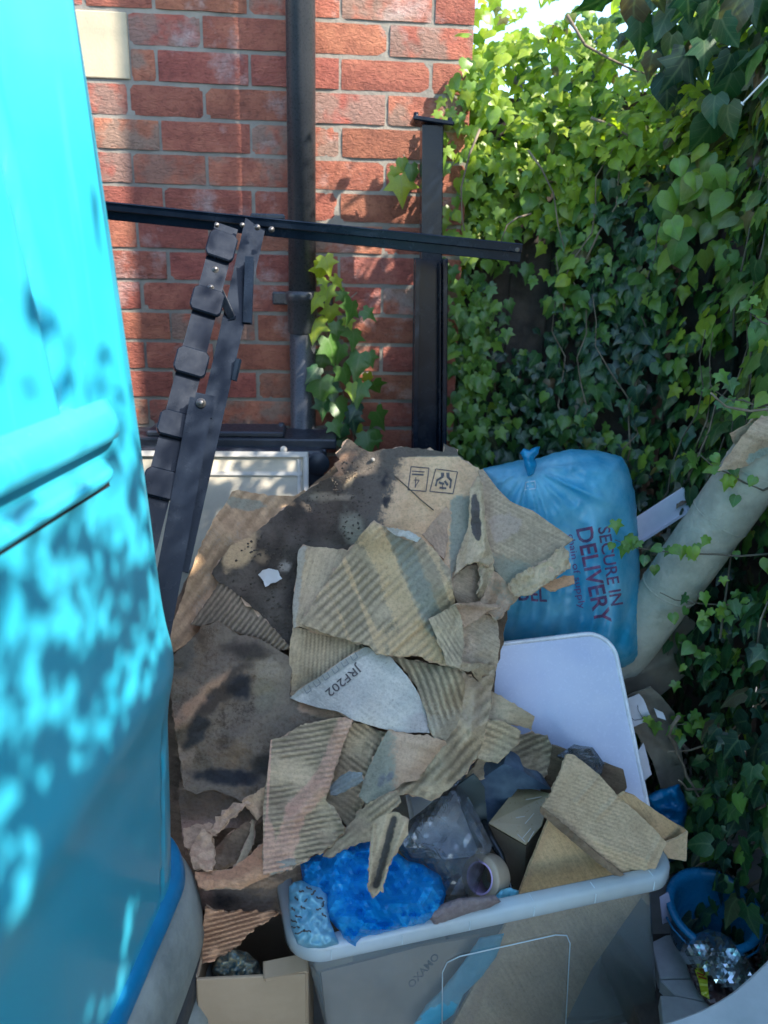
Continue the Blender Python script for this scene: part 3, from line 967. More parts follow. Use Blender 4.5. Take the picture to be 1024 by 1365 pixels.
def add_leaf_parts(parent, items, stem_bias=0, maxn=300):
    """the nearest-looking leaves become parts that share a few meshes, the rest one 'foliage' part"""
    sc = []
    for it in items:
        q = project(Vector(it[0]))
        s = -1
        if q and 0 < q[0] < 1024 and 0 < q[1] < 1365: s = it[4]*FPX/q[2] * (1 if it[7] > stem_bias else .3)
        sc.append(s)
    order = sorted(range(len(items)), key=lambda i: -sc[i])
    big = [i for i in order[:maxn] if sc[i] > 9]
    bs = set(big)
    cache = {}
    for i in big:
        pos, X, Yv, Z, size, kind, tint, _ = items[i]
        key = (kind, round(tint[0]*5), round(tint[1]*3))
        if key not in cache:
            cache[key] = leaf_mesh('ivy_leaf', [((0, 0, 0), (1, 0, 0), (0, 1, 0), (0, 0, 1), 1.0, kind, (min(key[1]/5, 1), key[2]/3, .5))])
        o = bpy.data.objects.new('ivy_leaf', cache[key]); col.objects.link(o); o.parent = parent
        m = Matrix((X, Yv, Z)).transposed().to_4x4()
        o.matrix_world = Matrix.Translation(pos) @ m @ Matrix.Scale(size, 4)
        o.matrix_local = Matrix.Translation(-parent.location) @ Matrix.Translation(pos) @ m @ Matrix.Scale(size, 4)
    rest = [it[:7] for i, it in enumerate(items) if i not in bs]
    if rest:
        o = link('foliage', leaf_mesh('foliage', rest), parent); o['kind'] = 'stuff'

def build_hedge():
    h = empty('ivy_hedge', (1.0, 2.0, 0), 'dense green ivy covering the fence from the wall corner down the right side', 'ivy')
    items = []
    def top(s, x, y):
        if y > 2.3: return 2.09 + .14*fbm(s*5, 1.3) + (.10 if x < .52 else 0)
        if y > 2.0: return 2.10 + (2.3-y)/.3*.40
        return 2.46
    def add(pos, out, size, youth_light, brown, depth, kind=None, droop=.35, spin=.45):
        X, t, n = leaf_frame(out, droop, spin)
        k = kind if kind is not None else rnd.choice((0, 0, 1, 1, 4, 2, 3))
        items.append((tuple(pos), X, t, n, size, k, (max(0, min(1, youth_light)), max(0, min(1, brown)), rnd.random()), depth))
    N = 16500
    for _ in range(N):
        s = rnd.random()**1.25*PLEN
        x, y, nx, ny = path_at(s)
        T = top(s, x, y)
        vis = y > .9
        z = rnd.uniform(0.0, T) if vis else (rnd.uniform(.9, T) if rnd.random() < .3 else rnd.uniform(1.9, T))
        # clumps: surface pushed in and out
        cl = fbm(s*3.1, z*3.1, 4.0, 3)
        bulge = .06 + .24*cl
        if y > 2.15:      # keep a gap on the boards left of the middle
            gx, gz = (x-.62)/.09, (z-1.36)/.17
            if gx*gx + gz*gz < 1 and rnd.random() < .93: continue
            gx, gz = (x-.60)/.10, (z-.98)/.2
        if x < .50 and y > 2.3 and z < 1.0 and rnd.random() < .3: continue
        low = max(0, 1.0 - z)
        if .95 < y < 2.1: bulge += .16*min(low, .7)
        if y < .8: bulge *= .6
        lay = abs(rnd.gauss(0, .055))
        d = bulge - lay
        if cl < -.13 and rnd.random() < .7: continue
        size = rnd.choice((rnd.uniform(.024, .040), rnd.uniform(.032, .060))) * (1.1 if y < 1.9 else 1)
        if not vis: size = rnd.uniform(.05, .085)
        patch = fbm(s*2.2+5, z*2.6, 9.0, 3)
        lit = min(1, max(0, (z - 1.15)/.8))  # upper leaves coloured brighter to stand in for sunlight
        youth_light = .22 + .5*max(-.25, fbm(s*5.5, z*5.5, 31.0, 2)) + (.24 if x < .8 and z > 1.3 else 0) + (.12 if x < .8 and z > .8 else 0) + .30*patch*2 + .42*lit*rnd.random() + rnd.gauss(0, .13) - lay*2.2  # new growth mixed with painted sun above and shade deeper in
        if rnd.random() < .14: youth_light += .38
        if z < .9: youth_light -= .10
        brown = .0 if rnd.random() > .05 else rnd.uniform(.4, .9)
        if y > 1.7 and x > .8 and 1.62 < z < 1.86: brown = rnd.random()*.8 if rnd.random() < .5 else 0; 
        add((x + nx*d, y + ny*d, z), (nx, ny, 0), size, youth_light, brown, d)
    # thin the upper edge: loose bright shoots above the dense body
    for _ in range(620):
        s = rnd.uniform(0, .95)
        x, y, nx, ny = path_at(s)
        z = 1.70 + abs(rnd.gauss(0, .24))
        d = rnd.gauss(.05, .08)
        if z > top(s, x, y) + .10: continue
        add((x+nx*d, y+ny*d, z), (nx*.8, ny*.8, .3), rnd.uniform(.028, .05), rnd.uniform(.62, 1.0), 0, d, spin=.9)
    # crisp ragged top along the side that throws the dappled shade
    for _ in range(2600):
        s = rnd.uniform(1.25, PLEN)
        x, y, nx, ny = path_at(s)
        if fbm(s*7, 2.2, 1.0, 2) < -.12: continue
        z = 2.42 + abs(rnd.gauss(0, .19))
        if z > 2.9: continue
        d = rnd.gauss(0, .10)
        add((x+nx*d, y+ny*d, z), (nx, ny, .4), rnd.uniform(.028, .055), rnd.uniform(.3, .8), 0, d, spin=.9)
    # wall-corner tumble of ivy in front of the brick edge
    for _ in range(520):
        z = rnd.uniform(.62, 1.98)
        t = (1.98-z)
        wdt = .05 + .10*abs(fbm(z*4, 3.3)) + (.06 if 1.25 < z < 1.85 else 0)
        x = .41 + .05*fbm(z*3, 8.8) + rnd.gauss(0, wdt*.6)
        if z < 1.3: x += .03
        y = 2.27 + rnd.gauss(0, .03)
        if x < .29: continue
        add((x, y, z), (-.2, -1, 0), rnd.uniform(.026, .046), .30 + .35*rnd.random() + (.25 if z > 1.45 else 0), 0, .1)
    # dark drooping large leaves overhanging at the upper right
    for _ in range(260):
        x = rnd.uniform(.60, 1.12); y = rnd.uniform(1.72, 2.0)
        z = rnd.uniform(1.66, 2.16)
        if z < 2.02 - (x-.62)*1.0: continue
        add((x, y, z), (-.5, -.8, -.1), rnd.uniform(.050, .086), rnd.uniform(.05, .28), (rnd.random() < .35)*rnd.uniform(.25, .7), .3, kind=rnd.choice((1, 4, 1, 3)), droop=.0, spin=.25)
    # broad pale heart-shaped leaves further down the right edge
    for _ in range(60):
        px, py = rnd.uniform(880, 1040), rnd.gauss(265, 38)
        p = at(px, py, rnd.uniform(1.82, 1.96))
        add(p, (-.5, -.8, .1), rnd.uniform(.042, .064), rnd.uniform(.35, .75), (rnd.random() < .25)*.35, .3, kind=rnd.choice((2, 3)), droop=.15, spin=.4)
    # sprays that reach over the cardboard tube and the lower right
    sprays = [((1040, 735), (820, 720), 22, 1.52), ((1030, 650), (930, 600), 14, 1.50), ((1040, 800), (880, 790), 26, 1.52), ((1035, 540), (945, 505), 12, 1.50),
              ((1040, 940), (880, 960), 24, 1.50), ((1035, 870), (905, 850), 26, 1.54), ((1040, 1030), (905, 1060), 22, 1.46), ((1040, 430), (1000, 410), 6, 1.5)]
    for (x0, y0), (x1, y1), n_, Y in sprays:
        pts = []
        for k in range(9):
            t = k/8
            px = x0 + (x1-x0)*t; py = y0 + (y1-y0)*t + 16*fbm(t*3, x0*.1) + 14*math.sin(t*math.pi)
            pts.append(at(px, py, Y + .05*(t-.5)))
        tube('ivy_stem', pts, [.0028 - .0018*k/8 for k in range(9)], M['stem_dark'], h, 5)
        for k in range(n_):
            t = min(1, rnd.random()**.7)
            a_ = pts[min(7, int(t*8))].lerp(pts[min(8, int(t*8)+1)], (t*8) % 1)
            p = a_ + Vector((rnd.gauss(0, .022), rnd.gauss(-.01, .015), rnd.gauss(0, .024)))
            add(p, (-.45, -.85, .25), rnd.uniform(.018, .036), rnd.uniform(.3, .72), 0, .4, spin=.6)
    # climbing stems over the foliage
    for k in range(26):
        s = rnd.uniform(0, 1.9); z = rnd.uniform(.5, 1.6)
        pts = []
        ds = rnd.uniform(-.25, .25)
        for i in range(8):
            x, y, nx, ny = path_at(max(0.01, min(s + ds*i/7 + .02*math.sin(i*1.7+k), PLEN-.1)))
            zz = z + .5*i/7
            b = .075 + .1*fbm(s*3.1, zz*3.1, 4.0, 3) + (.14*min(max(0, 1-zz), .7) if y < 2.1 else 0)
            pts.append(Vector((x + nx*b, y + ny*b, zz)))
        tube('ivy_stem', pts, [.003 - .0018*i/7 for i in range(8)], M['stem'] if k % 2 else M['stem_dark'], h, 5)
    # the long stems that show clearly
    for pl, Y, r in (([(640, 172), (626, 205), (615, 250), (616, 290), (624, 330)], 2.20, .0036),
                     ([(704, 200), (722, 225), (738, 258), (744, 300), (752, 330)], 2.22, .003),
                     ([(788, 157), (812, 166), (836, 180), (850, 196)], 2.18, .004),
                     ([(756, 20), (780, 60), (812, 78), (850, 96), (900, 104)], 2.12, .004),
                     ([(708, 285), (690, 290), (676, 300), (668, 322)], 2.16, .003)):
        n_ = len(pl)
        tube('ivy_stem', [at(x, y, Y) for x, y in pl], [r*(1-.5*i/(n_-1)) for i in range(n_)], M['stem'], h, 6)
    # bare woody stems at the lower right
    bare = [([(1030, 1060), (985, 1105), (950, 1140), (915, 1168), (892, 1176)], 1.30, .0046),
            ([(1040, 1158), (1000, 1180), (960, 1205), (925, 1228)], 1.24, .0042),
            ([(1035, 912), (1008, 940), (985, 978), (968, 1020)], 1.45, .0045),
            ([(1040, 1012), (990, 1040), (945, 1052), (915, 1052), (905, 1040)], 1.42, .0036),
            ([(1030, 930), (960, 985), (920, 1000), (890, 1002)], 1.46, .003),
            ([(905, 955), (892, 980), (903, 1005), (915, 1035), (930, 1060), (950, 1082)], 1.45, .004),
            ([(1030, 1130), (985, 1132), (940, 1165), (905, 1165)], 1.33, .0028),
            ([(960, 1145), (985, 1180), (1000, 1215), (1012, 1240)], 1.28, .0026),
            ([(1022, 1180), (1016, 1230), (1006, 1270)], 1.18, .004),
            ([(1040, 545), (1000, 548), (968, 542), (948, 524)], 1.44, .003),
            ([(1010, 1120), (970, 1150), (948, 1160)], 1.36, .0022)]
    for pl, Y, r in bare:
        n_ = len(pl)
        P = []
        for i in range(n_-1):
            a_, b_ = at(*pl[i], Y + .02*math.sin(i)), at(*pl[i+1], Y + .02*math.sin(i+1))
            P += [a_, a_.lerp(b_, .5) + Vector((rnd.gauss(0, .003), 0, rnd.gauss(0, .003)))]
        P.append(at(*pl[-1], Y + .02*math.sin(n_-1)))
        tube('bare_stem', P, [r*(1-.45*i/(len(P)-1))*(1.25 if i % 3 == 0 else 1) for i in range(len(P))], M['stem'], h, 7)
    add_leaf_parts(h, items, stem_bias=.03, maxn=300)
build_hedge()

# ivy vine climbing beside the drainpipe
def build_vine():
    Y = 2.20
    v = empty('wall_ivy', at(450, 590, 2.24), 'bright ivy shoot climbing between the drainpipe and the square metal post', 'ivy')
    axis = [(425, 345), (432, 375), (438, 400), (432, 430), (440, 465), (448, 500), (462, 540), (470, 575), (478, 600)]
    tube('vine_stem', [at(x, y, Y+.05) for x, y in axis], .003, M['stem'], v, 6)
    tube('vine_stem', [at(x, y, Y+.03) for x, y in ((446, 412), (462, 402), (476, 390))], .0018, M['stem'], v, 5)
    leaves = [(433, 352, 24, .95), (430, 362, 26, .95), (445, 378, 22, .8), (428, 378, 16, .9), (437, 392, 22, .7), (452, 396, 18, .5), (427, 404, 22, .98), (441, 418, 24, .75), (470, 415, 32, .42), (484, 422, 20, .3),
              (422, 438, 32, 1.0), (448, 440, 26, .5), (470, 452, 30, .42), (437, 466, 36, .45), (432, 482, 28, .3), (455, 470, 26, .35), (480, 485, 34, .40), (492, 478, 20, .35), (456, 502, 30, .38), (425, 500, 24, .15),
              (428, 520, 38, .48), (440, 524, 26, .2), (470, 520, 22, .7), (484, 524, 34, .40), (497, 520, 26, .32), (448, 548, 40, .45), (430, 545, 26, .2), (478, 548, 24, .1), (470, 562, 26, .08), (501, 562, 32, .42),
              (458, 576, 28, .12), (488, 590, 34, .40), (458, 595, 24, .2), (478, 572, 16, .85), (442, 572, 22, .3), (500, 585, 22, .3), (490, 505, 18, .8), (463, 430, 16, .8), (415, 402, 14, .9)]
    items = []
    for px, py, s, yth in leaves:
        p = at(px, py - s*.45, Y + rnd.gauss(0, .02))
        X, t, n = leaf_frame((.1, -1, 0), .35, .35)
        items.append((tuple(p), X, t, n, s*1.12*2.15/FPX, rnd.choice((0, 0, 4, 1)), (min(1, yth), 0, .5), .5))
    add_leaf_parts(v, items, maxn=100)
    # small sprig in front of the wall left of the post
    s = empty('ivy_sprig', at(528, 270, 2.24), 'small ivy sprig with one wide leaf growing at the upper wall by the square post', 'ivy')
    tube('sprig_stem', [at(x, y, 2.22) for x, y in ((560, 240), (545, 222), (538, 206))], .0018, M['stem'], s, 5)
    items = []
    for px, py, sz, yth, k in ((534, 232, 38, .8, 0), (548, 218, 24, .45, 1), (536, 210, 16, .6, 2), (527, 222, 17, .7, 4)):
        p = at(px, py, 2.19); X, t, n = Vector((1, 0, 0)), Vector((.1, -.1, -1)).normalized(), Vector((0, -1, .1)).normalized()
        X = t.cross(n)
        items.append((tuple(p), X, t, n, sz*2.2/FPX, k, (yth, 0, .5), .5))
    add_leaf_parts(s, items, maxn=10)
build_vine()

# unseen pole added off-frame to throw the broad upright shade on the wall
def build_pole():
    k = 2.35
    c = Vector((-0.378, WY, 0)) + Vector((.66, -.47, 0))*k
    m = simple_mat('creosoted_wood', (0.10, 0.075, 0.055), 0.9, scale=60, bump_s=.6, bump_d=.003)
    w = empty('shade_pole', (c.x, c.y, 0), 'tall brown timber pole added out of view to shade the wall', 'pole')
    tube('shaft', [(c.x, c.y, 0), (c.x, c.y, 3), (c.x, c.y, 6.5)], [.098, .092, .085], m, w, 20)
    lathe('pole_cap', [(0, .03), (.07, .012), (.092, 0), (.092, -.02)], (c.x, c.y, 6.5), M['pipe'], w, 20)
build_pole()

# ------------------------------------------------------------------ sheets and bags laid out in photo coordinates at real depths
def clamp(x): return max(0.0, min(1.0, x))
def idw(ctrl, p=2.2):
    C = [(x, y, v) for x, y, v in ctrl]
    def f(x, y):
        num = den = 0.0
        for cx, cy, v in C:
            d2 = (x-cx)**2 + (y-cy)**2
            if d2 < 1e-6: return v
            w = d2**(-p/2); num += w*v; den += w
        return num/den
    return f

def plane_fit(ctrl):
    A = np.array([[x, y, 1] for x, y, _ in ctrl], float); b = np.array([v for *_, v in ctrl])
    c, *_ = np.linalg.lstsq(A, b, rcond=None)
    r = idw([(x, y, v - (c[0]*x + c[1]*y + c[2])) for x, y, v in ctrl])
    return lambda x, y: c[0]*x + c[1]*y + c[2] + r(x, y)

# the heap's own surface: world y at photo pixels
HEAP = plane_fit([(215, 870, 1.36), (310, 665, 1.74), (400, 665, 1.74), (460, 595, 1.72), (600, 600, 1.64), (640, 650, 1.56), (760, 730, 1.50),
                  (300, 760, 1.58), (400, 740, 1.52), (500, 700, 1.46), (600, 780, 1.36), (610, 890, 1.27), (400, 830, 1.40), (390, 930, 1.34), (250, 950, 1.28),
                  (250, 1060, 1.20), (350, 1000, 1.25), (470, 955, 1.22), (570, 975, 1.20), (650, 930, 1.30), (640, 1010, 1.24), (540, 1060, 1.14), (430, 1150, 1.05),
                  (350, 1150, 1.06), (270, 1180, 1.05), (270, 1280, .99), (400, 1230, 1.02), (500, 1190, 1.02), (735, 1010, 1.30), (680, 800, 1.44)])

def inside(poly, x, y):
    c = False; n = len(poly); j = n-1
    for i in range(n):
        xi, yi = poly[i][0], poly[i][1]; xj, yj = poly[j][0], poly[j][1]
        if (yi > y) != (yj > y) and x < (xj-xi)*(y-yi)/(yj-yi) + xi: c = not c
        j = i
    return c

def seg_dist(x, y, a, b):
    dx, dy = b[0]-a[0], b[1]-a[1]; L = dx*dx + dy*dy
    t = max(0, min(1, ((x-a[0])*dx + (y-a[1])*dy)/L)) if L else 0
    return math.hypot(x-a[0]-t*dx, y-a[1]-t*dy), t

def edge_dist(poly, x, y):
    return min(seg_dist(x, y, poly[i], poly[(i+1) % len(poly)])[0] for i in range(len(poly)))

def densify(outline, step, rag, seed, clean=()):
    out = []
    n = len(outline)
    for i in range(n):
        a, b = outline[i], outline[(i+1) % n]
        L = math.hypot(b[0]-a[0], b[1]-a[1]); k = max(1, int(L/step))
        nx, ny = (b[1]-a[1])/max(L, 1e-6), -(b[0]-a[0])/max(L, 1e-6)
        for j in range(k):
            t = j/k
            x, y = a[0] + (b[0]-a[0])*t, a[1] + (b[1]-a[1])*t
            r = rag*.25 if i in clean else rag
            d = r*(.8*noise.noise(Vector((x*.09, y*.09, seed))) + .9*noise.noise(Vector((x*.31, y*.31, seed+5))))
            out.append((x + nx*d, y + ny*d))
    return out

def tri_domain(outline, step, rag, seed, clean=()):
    bd = densify(outline, step*1.15, rag, seed, clean)
    xs = [p[0] for p in bd]; ys = [p[1] for p in bd]
    pts = [Vector(p) for p in bd]; nb = len(pts)
    edges = [(i, (i+1) % nb) for i in range(nb)]
    h = step*.866; y = min(ys); row = 0
    while y < max(ys):
        x = min(xs) + (step/2 if row % 2 else 0)
        while x < max(xs):
            if inside(bd, x, y) and edge_dist(outline, x, y) > step*.3:
                pts.append(Vector((x, y)))
            x += step
        y += h; row += 1
    r = delaunay_2d_cdt(pts, edges, [], 1, 1e-4)
    return r[0], [tuple(f) for f in r[2]], bd

SHEETS = {}
def sheet(name, label, outline, mat, lift=0.0, lifts=(), base=None, step=4.0, rag=2.0, corr=None, creases=(), wr=.004, wrs=.018, thick=.003,
          paint=None, parent=None, cat='cardboard', group='torn cardboard sheets on the heap', seed=None, clean=(), curl=0.0, rough=0.0, kinks=None, bend=1.0, rseed=0.0):
    """outline: photo pixels; lift: metres towards the viewer from the heap surface; corr=(angle deg, period px, amp m)"""
    seed = seed if seed is not None else (len(SHEETS)*3.7 + 1.3)
    base = base or HEAP
    lf = plane_fit([(x, y, v) for x, y, v in lifts]) if len(lifts) >= 3 else (lambda x, y: 0.0)
    vs, fs, bd = tri_domain(outline, step, rag, seed + rseed, clean)
    # soft kinks: the board bends along a few straight lines
    kr = random.Random(int(seed*10) + 5)
    bx0, bx1 = min(p[0] for p in outline), max(p[0] for p in outline); by0, by1 = min(p[1] for p in outline), max(p[1] for p in outline)
    ext = math.hypot(bx1-bx0, by1-by0)
    kk = []
    nk = kinks if kinks is not None else (5 if ext > 220 else 3 if ext > 80 else 2)
    for _ in range(nk):
        an = kr.uniform(0, math.pi)
        kk.append((kr.uniform(bx0, bx1), kr.uniform(by0, by1), math.cos(an), math.sin(an), kr.choice((-1, 1))*kr.uniform(.12, .34)*bend, kr.uniform(14, 40)))
    def disp(x, y):
        d = lift*1.6 + lf(x, y)
        d += wr*2.6*fbm(x*wrs, y*wrs, seed, 4)
        if rough: d += rough*ridged(x*.06, y*.06, seed, 3)
        if corr:
            a = math.radians(corr[0]); t = -x*math.sin(a) + y*math.cos(a)
            t += 2.2*noise.noise(Vector((x*.02, y*.02, seed+2))) + .6*noise.noise(Vector((x*.1, y*.1, seed+2)))
            amp = corr[2]
            if len(corr) > 3: amp *= corr[3](x, y)
            amp *= clamp(.72 + 1.3*noise.noise(Vector((x*.028, y*.028, seed+9))) + .5*noise.noise(Vector((x*.09, y*.09, seed+3))))*1.15
            ph = math.sin(2*math.pi*t/corr[1])
            d += 1.5*amp*ph
            flute_shade[0] = clamp(.15 - 1.0*ph)**.8*clamp(amp/.0011)*.62  # darker colour in the valleys, standing in for groove shade
        for kx, ky, ca, sa, sl, wd in kk:
            q = abs((x-kx)*ca + (y-ky)*sa)
            d += sl*min(q, wd)*.0013
        for cr in creases:
            dd, t = seg_dist(x, y, cr[0:2], cr[2:4])
            h, w = cr[4], cr[5]
            if dd < w: d += h*(1-dd/w)
        if curl:
            e = min(edge_dist(outline, x, y)/26, 1)
            d += curl*(1-e)**2
        return d
    flute_shade = [0.0]
    def pos(x, y, extra=0.0):
        return at(x, y, base(x, y) - disp(x, y) - extra)
    bm = bmesh.new()
    uvl = bm.loops.layers.uv.new('UVMap')
    pl = bm.verts.layers.float_color.new('paint')
    fll = bm.verts.layers.float.new('flute_shade')
    pl = bm.verts.layers.float_color['paint']
    front = []
    for v in vs:
        flute_shade[0] = 0.0
        nv = bm.verts.new(pos(v.x, v.y)); nv[fll] = flute_shade[0]; front.append(nv)
    xy = {}
    for v, p in zip(front, vs): xy[v] = (p.x, p.y)
    for f in fs:
        try: fc = bm.faces.new([front[i] for i in f]); fc.smooth = True
        except ValueError: pass
    bmesh.ops.recalc_face_normals(bm, faces=bm.faces)
    if bm.faces and sum((f.normal.dot(CAM - f.calc_center_median()) for f in list(bm.faces)[:60])) < 0:
        bmesh.ops.reverse_faces(bm, faces=bm.faces)
    bm.normal_update()
    # thickness
    bedges = [e for e in bm.edges if e.is_boundary]
    back = {}
    for v in front:
        if not v.link_faces: continue
        n = v.normal
        if n.length < .1: n = (CAM - v.co).normalized()
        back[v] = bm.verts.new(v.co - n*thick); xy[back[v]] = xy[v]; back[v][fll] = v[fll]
    for f in [f for f in bm.faces]:
        nf = bm.faces.new([back[v] for v in reversed(f.verts)]); nf.smooth = True
    for e in bedges:
        a, b = e.verts
        lp = e.link_loops[0]
        if lp.vert != a: a, b = b, a
        try: bm.faces.new((b, a, back[a], back[b]))
        except ValueError: pass
        e.smooth = False
    for v, (x, y) in xy.items():
        if paint:
            v[pl] = paint(x, y)
        else: v[pl] = (0, 0, 0, 0)
    for f in bm.faces:
        for lp in f.loops:
            x, y = xy[lp.vert]; lp[uvl].uv = (x/100, -y/100)
    for v in [v for v in bm.verts if not v.link_faces]: bm.verts.remove(v)
    me = bpy.data.meshes.new(name); bm.to_mesh(me); bm.free()
    if parent is None:
        o = link(name, me, None, mat)
        tag(o, label, cat, group)
        SHEETS[o.name + '_own'] = pos
        if group and group.startswith('torn') and lift > 0:      # the next torn ply shows along the edges
            sheet('lower_ply', None, outline, CB[{'mud': 'dark', 'dark': 'pink'}.get(next((k for k, v in CB.items() if v == mat), ''), 'pink')], lift=lift - .0028, lifts=lifts, step=max(step*1.5, 4), rag=rag*1.5 + 1.6, wr=wr, wrs=wrs,
                  creases=creases, thick=.002, parent=o, seed=seed, rseed=17.0, curl=curl, kinks=kinks, bend=bend, clean=clean)
    else:
        o = link(name, me, parent, mat)
    SHEETS[o.name] = pos
    return o, pos

def flat_text(s, pos, origin, ux, uy, size, mat, name, parent, extra=.0022, bold=0.0, squeeze=1.0, sub=2):
    """lettering laid on a surface: origin/ux/uy in photo pixels, mapped through the surface's own pos()"""
    cu = bpy.data.curves.new(name, 'FONT'); cu.body = s; cu.size = 1.0; cu.resolution_u = 3; cu.offset = bold
    tmp = bpy.data.objects.new(name, cu); col.objects.link(tmp)
    dg = bpy.context.evaluated_depsgraph_get()
    me = bpy.data.meshes.new_from_object(tmp.evaluated_get(dg))
    bpy.data.objects.remove(tmp); bpy.data.curves.remove(cu)
    bm = bmesh.new(); bm.from_mesh(me)
    if sub: bmesh.ops.subdivide_edges(bm, edges=bm.edges, cuts=sub)
    bmesh.ops.triangulate(bm, faces=bm.faces)
    for v in bm.verts:
        x, y = v.co.x*size*squeeze, v.co.y*size
        v.co = pos(origin[0] + ux[0]*x + uy[0]*y, origin[1] + ux[1]*x + uy[1]*y, extra)
    me2 = bpy.data.meshes.new(name); bm.to_mesh(me2); bm.free(); bpy.data.meshes.remove(me)
    return link(name, me2, parent, mat)

def flat_poly(polys, pos, mat, name, parent, extra=.002, step=6):
    """flat printed shapes (photo pixels) on a surface"""
    bm = bmesh.new()
    for poly in polys:
        vs = []
        n = len(poly)
        dense = []
        for i in range(n):
            a, b = poly[i], poly[(i+1) % n]
            k = max(1, int(math.hypot(b[0]-a[0], b[1]-a[1])/step))
            for j in range(k): dense.append((a[0]+(b[0]-a[0])*j/k, a[1]+(b[1]-a[1])*j/k))
        r = delaunay_2d_cdt([Vector(p) for p in dense], [(i, (i+1) % len(dense)) for i in range(len(dense))], [], 1, 1e-4)
        vv = [bm.verts.new(pos(p.x, p.y, extra)) for p in r[0]]
        for f in r[2]:
            try: bm.faces.new([vv[i] for i in f])
            except ValueError: pass
    me = bpy.data.meshes.new(name); bm.to_mesh(me); bm.free()
    return link(name, me, parent, mat)

def line_poly(x0, y0, x1, y1, w):
    L = math.hypot(x1-x0, y1-y0); nx, ny = (y1-y0)/L*w/2, -(x1-x0)/L*w/2
    return [(x0+nx, y0+ny), (x1+nx, y1+ny), (x1-nx, y1-ny), (x0-nx, y0-ny)]

def pillow(name, label, outline, Y, tf, tb, W, mat, cat, fold=None, flat=False, step=4.0, rag=.8, crump=0.0, cs=.03, parent=None, group=None, seed=1.0, power=.5):
    """closed inflated form: Y = depth plane (number or function), tf/tb = front and back bulge"""
    Yf = Y if callable(Y) else (lambda x, y: Y)
    vs, fs, bd = tri_domain(outline, step, rag, seed)
    nb = len(bd)
    def prof(x, y):
        d = min(edge_dist(bd, x, y)/W, 1.0)
        return (1-(1-d)**2)**power
    def pos(x, y, extra=0.0):
        p = prof(x, y)
        d = tf*p
        if crump: d += crump*ridged(x*cs, y*cs, seed, 4)*min(1, p*1.5+.25)
        if fold: d += fold(x, y)*p
        return at(x, y, Yf(x, y) - d - extra)
    def bpos(x, y):
        p = prof(x, y)
        return at(x, y, Yf(x, y) + tb*p + .004)
    bm = bmesh.new()
    F = [bm.verts.new(pos(v.x, v.y)) for v in vs]
    B = []
    on_edge = []
    for v in vs:
        e = edge_dist(bd, v.x, v.y) < .6
        on_edge.append(e)
    for f_, v, e in zip(F, vs, on_edge):
        B.append(f_ if e else bm.verts.new(bpos(v.x, v.y)))
    for f in fs:
        for L in ([F[i] for i in f], [B[i] for i in reversed(f)]):
            if len(set(L)) == 3:
                try: q = bm.faces.new(L); q.smooth = not flat
                except ValueError: pass
    bmesh.ops.recalc_face_normals(bm, faces=bm.faces)
    for v in [v for v in bm.verts if not v.link_faces]: bm.verts.remove(v)
    me = bpy.data.meshes.new(name); bm.to_mesh(me); bm.free()
    o = link(name, me, parent, mat)
    if parent is None: tag(o, label, cat, group)
    return o, pos

def rootpart(label, cat, name, maker, group=None):
    pass

# ------------------------------------------------------------------ cardboard heap
GREY1, GREY2 = (0.37, 0.315, 0.225), (0.57, 0.47, 0.33)
TAN1, TAN2 = (0.42, 0.30, 0.19), (0.60, 0.45, 0.30)
PINK1, PINK2 = (0.44, 0.32, 0.235), (0.60, 0.455, 0.34)
MUD1, MUD2 = (0.085, 0.066, 0.05), (0.25, 0.19, 0.135)
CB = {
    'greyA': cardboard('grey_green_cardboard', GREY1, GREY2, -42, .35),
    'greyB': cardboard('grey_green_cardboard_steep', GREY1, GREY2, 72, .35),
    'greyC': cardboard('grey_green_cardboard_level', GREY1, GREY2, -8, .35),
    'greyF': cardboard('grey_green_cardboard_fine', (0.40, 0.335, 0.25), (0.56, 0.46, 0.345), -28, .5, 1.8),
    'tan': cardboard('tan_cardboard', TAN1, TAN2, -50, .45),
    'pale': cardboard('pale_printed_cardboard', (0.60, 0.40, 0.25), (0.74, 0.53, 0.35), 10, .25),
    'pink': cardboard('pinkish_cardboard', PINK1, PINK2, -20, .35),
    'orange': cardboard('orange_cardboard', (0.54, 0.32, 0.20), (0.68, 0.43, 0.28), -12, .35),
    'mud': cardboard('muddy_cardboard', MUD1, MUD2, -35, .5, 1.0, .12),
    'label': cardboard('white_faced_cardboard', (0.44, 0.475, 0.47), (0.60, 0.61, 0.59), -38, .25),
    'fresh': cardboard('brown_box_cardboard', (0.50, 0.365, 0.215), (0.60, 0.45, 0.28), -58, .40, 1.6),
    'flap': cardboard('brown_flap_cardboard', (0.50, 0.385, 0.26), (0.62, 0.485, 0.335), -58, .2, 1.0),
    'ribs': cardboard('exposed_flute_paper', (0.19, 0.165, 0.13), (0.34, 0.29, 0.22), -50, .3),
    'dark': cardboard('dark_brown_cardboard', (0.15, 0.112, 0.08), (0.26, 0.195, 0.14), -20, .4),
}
M['ink'] = simple_mat('black_print', (0.06, 0.055, 0.06), 0.8, scale=200, c2=(.14, .12, .11), cscale=120)
M['ink_soft'] = simple_mat('faded_print', (0.22, 0.23, 0.24), 0.8, scale=200)

